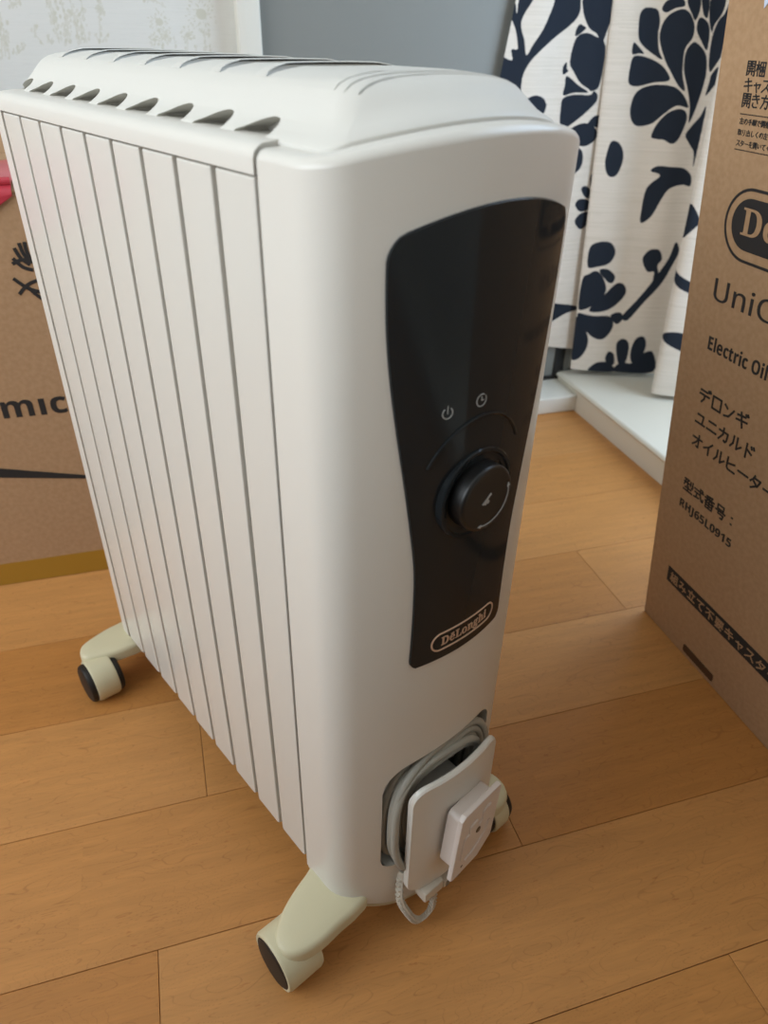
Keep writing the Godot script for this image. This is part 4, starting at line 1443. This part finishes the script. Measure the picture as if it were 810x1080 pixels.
func build_low_carton() -> void:
	var o := thing("carton", "wide brown carton with dark swoosh behind the radiator", "carton", Vector3(-0.43, 0.0, -0.515), 0.0)
	# local frame: front at z = 0, going back to -z
	var hw := 0.29
	var dep := 0.30
	var hi := 0.512
	var th := 0.005
	var face := part("printed_panel", block(Vector3(-hw, 0, -th), Vector3(hw, hi, 0), 0.0016), M.kraft, o)
	part("back_panel", block(Vector3(-hw, 0, -dep), Vector3(hw, hi, -dep + th), 0.0016), M.kraft, o)
	part("side_panel", block(Vector3(-hw, 0, -dep + th), Vector3(-hw + th, hi, -th), 0.0012), M.kraft, o)
	part("side_panel", block(Vector3(hw - th, 0, -dep + th), Vector3(hw, hi, -th), 0.0012), M.kraft, o)
	part("bottom_flap", block(Vector3(-hw + th, 0, -dep + th), Vector3(hw - th, 0.004, -th), 0.001), M.kraft, o)
	# open back flap leaning up
	var flap := moved(block(Vector3(-hw, 0, -0.002), Vector3(hw, 0.06, 0.002), 0.001), func(p: Vector3) -> Vector3: return Vector3(p.x, hi + p.y * 0.95, -dep + 0.003 + p.z - p.y * 0.3))
	part("top_flap", flap, M.kraft, o)
	part("top_flap", block(Vector3(-hw + 0.001, hi, -dep + 0.01), Vector3(hw - 0.001, hi + 0.004, -0.001), 0.001), M.kraft, o)
	part("tape_strip", block(Vector3(-hw + 0.002, 0.0005, 0.0), Vector3(hw - 0.002, 0.036, 0.0005)), M.tape, face)
	# lettering and swoosh
	var word := text_soup("mıc", "Droid Sans", 0.0225, 700)
	part("printed_word", moved(word, func(p: Vector3) -> Vector3: return Vector3(p.x * 1.16 + 0.0845, p.y + 0.2545, p.z)), M.print, face, 30.0)
	var sw := PackedVector2Array([Vector2(-0.12, 0.203), Vector2(-0.12, 0.214), Vector2(0.062, 0.186), Vector2(0.16, 0.1615), Vector2(0.25, 0.146), Vector2(0.25, 0.143), Vector2(0.158, 0.1560), Vector2(0.058, 0.1725)])
	if Geometry2D.is_polygon_clockwise(sw):
		sw.reverse()
	part("printed_swoosh", moved(soup_of(sw, 0.0004), func(p: Vector3) -> Vector3: return p), M.print, face, 30.0)
	# brush-drawn sign
	var sg := PackedVector3Array()
	for s in [[0.137, 0.424, 0.150, 0.412, 0.166, 0.406], [0.139, 0.406, 0.150, 0.416, 0.163, 0.421], [0.150, 0.413, 0.158, 0.403, 0.168, 0.394], [0.142, 0.446, 0.150, 0.436, 0.160, 0.432], [0.146, 0.457, 0.150, 0.446, 0.158, 0.438], [0.152, 0.462, 0.154, 0.450, 0.160, 0.440], [0.158, 0.463, 0.158, 0.452, 0.162, 0.440], [0.140, 0.440, 0.152, 0.444, 0.164, 0.440]]:
		var p := PackedVector3Array()
		for i in s.size() / 2:
			p.append(Vector3(s[i * 2], s[i * 2 + 1], 0.0003))
		sg.append_array(moved(tube(curve(p, 4), 0.0022, 6), func(q: Vector3) -> Vector3: return Vector3(q.x, q.y, q.z * 0.2 + 0.0003)))
	part("printed_sign", sg, M.print, face, 30.0)
	# red plastic bag lying on the carton, one corner hanging over its front
	var rb := thing("plastic_bag", "red plastic bag hanging over the low carton's front edge", "bag", Vector3(-0.43, 0.512, -0.515))
	var nx := 18
	var prof := [[-0.16, 0.012], [-0.10, 0.016], [-0.04, 0.012], [-0.008, 0.0085], [0.003, 0.004], [0.0045, -0.012], [0.0042, -0.03], [0.0040, -0.055]]
	var t := PackedVector3Array()
	var grid := []
	for i in nx + 1:
		var line := PackedVector3Array()
		var x := lerpf(-0.17, 0.158, float(i) / nx)
		var hang := clampf((0.160 - x) / 0.09, 0.0, 1.0)
		for q in prof:
			var y: float = q[1] if q[1] > 0.0 else q[1] * hang
			line.append(Vector3(x, y + 0.0015 * sin(i * 1.9 + q[0] * 40.0) * (1.0 if q[0] < 0 else 0.0), q[0] + 0.0006 * sin(i * 2.3)))
		grid.append(line)
	for side in 2:
		for i in nx:
			for j in prof.size() - 1:
				var off := Vector3(0, 0.0008, 0.0006) * side
				if side == 1:
					quad(t, grid[i][j] + off, grid[i][j + 1] + off, grid[i + 1][j + 1] + off, grid[i + 1][j] + off)
				else:
					quad(t, grid[i][j], grid[i + 1][j], grid[i + 1][j + 1], grid[i][j + 1])
	part("film", t, M.red_film, rb, 60.0)
	var hem := PackedVector3Array()
	for i in nx + 1:
		hem.append(grid[i][3] + Vector3(0, 0.003, 0.002))
	part("rolled_edge", tube(hem, 0.0045, 8), M.red_film, rb, 60.0)

func soup_of(poly: PackedVector2Array, depth: float) -> PackedVector3Array:   # flat print of any outline
	var t := PackedVector3Array()
	var ix := Geometry2D.triangulate_polygon(poly)
	for i in ix.size() / 3:
		var a := poly[ix[i * 3]]
		var b := poly[ix[i * 3 + 1]]
		var c := poly[ix[i * 3 + 2]]
		if (b - a).cross(c - a) < 0.0:
			var d := b
			b = c
			c = d
		t.append_array([Vector3(a.x, a.y, depth), Vector3(b.x, b.y, depth), Vector3(c.x, c.y, depth)])
	return t

func build_bench() -> void:   # stands beside the viewer and keeps the window light off the floor in front of the radiator
	var o := thing("bench", "dark upholstered bench standing by the left window", "bench", Vector3(-0.56, 0.0, 1.02))
	part("seat_cushion", block(Vector3(-0.43, 0.40, -0.64), Vector3(0.43, 0.60, 0.64), 0.03), M.upholstery, o, 50.0)
	part("skirt", block(Vector3(-0.415, 0.10, -0.62), Vector3(0.415, 0.40, 0.62), 0.006), M.upholstery, o)
	for sx in [-1, 1]:
		for sz in [-1, 1]:
			part("leg", lathe([[0.014, 0.0], [0.018, 0.006], [0.024, 0.102]], 16, func(p): return Vector3(sx * 0.37 + p.x, p.z, sz * 0.57 + p.y)), M.chest, o)
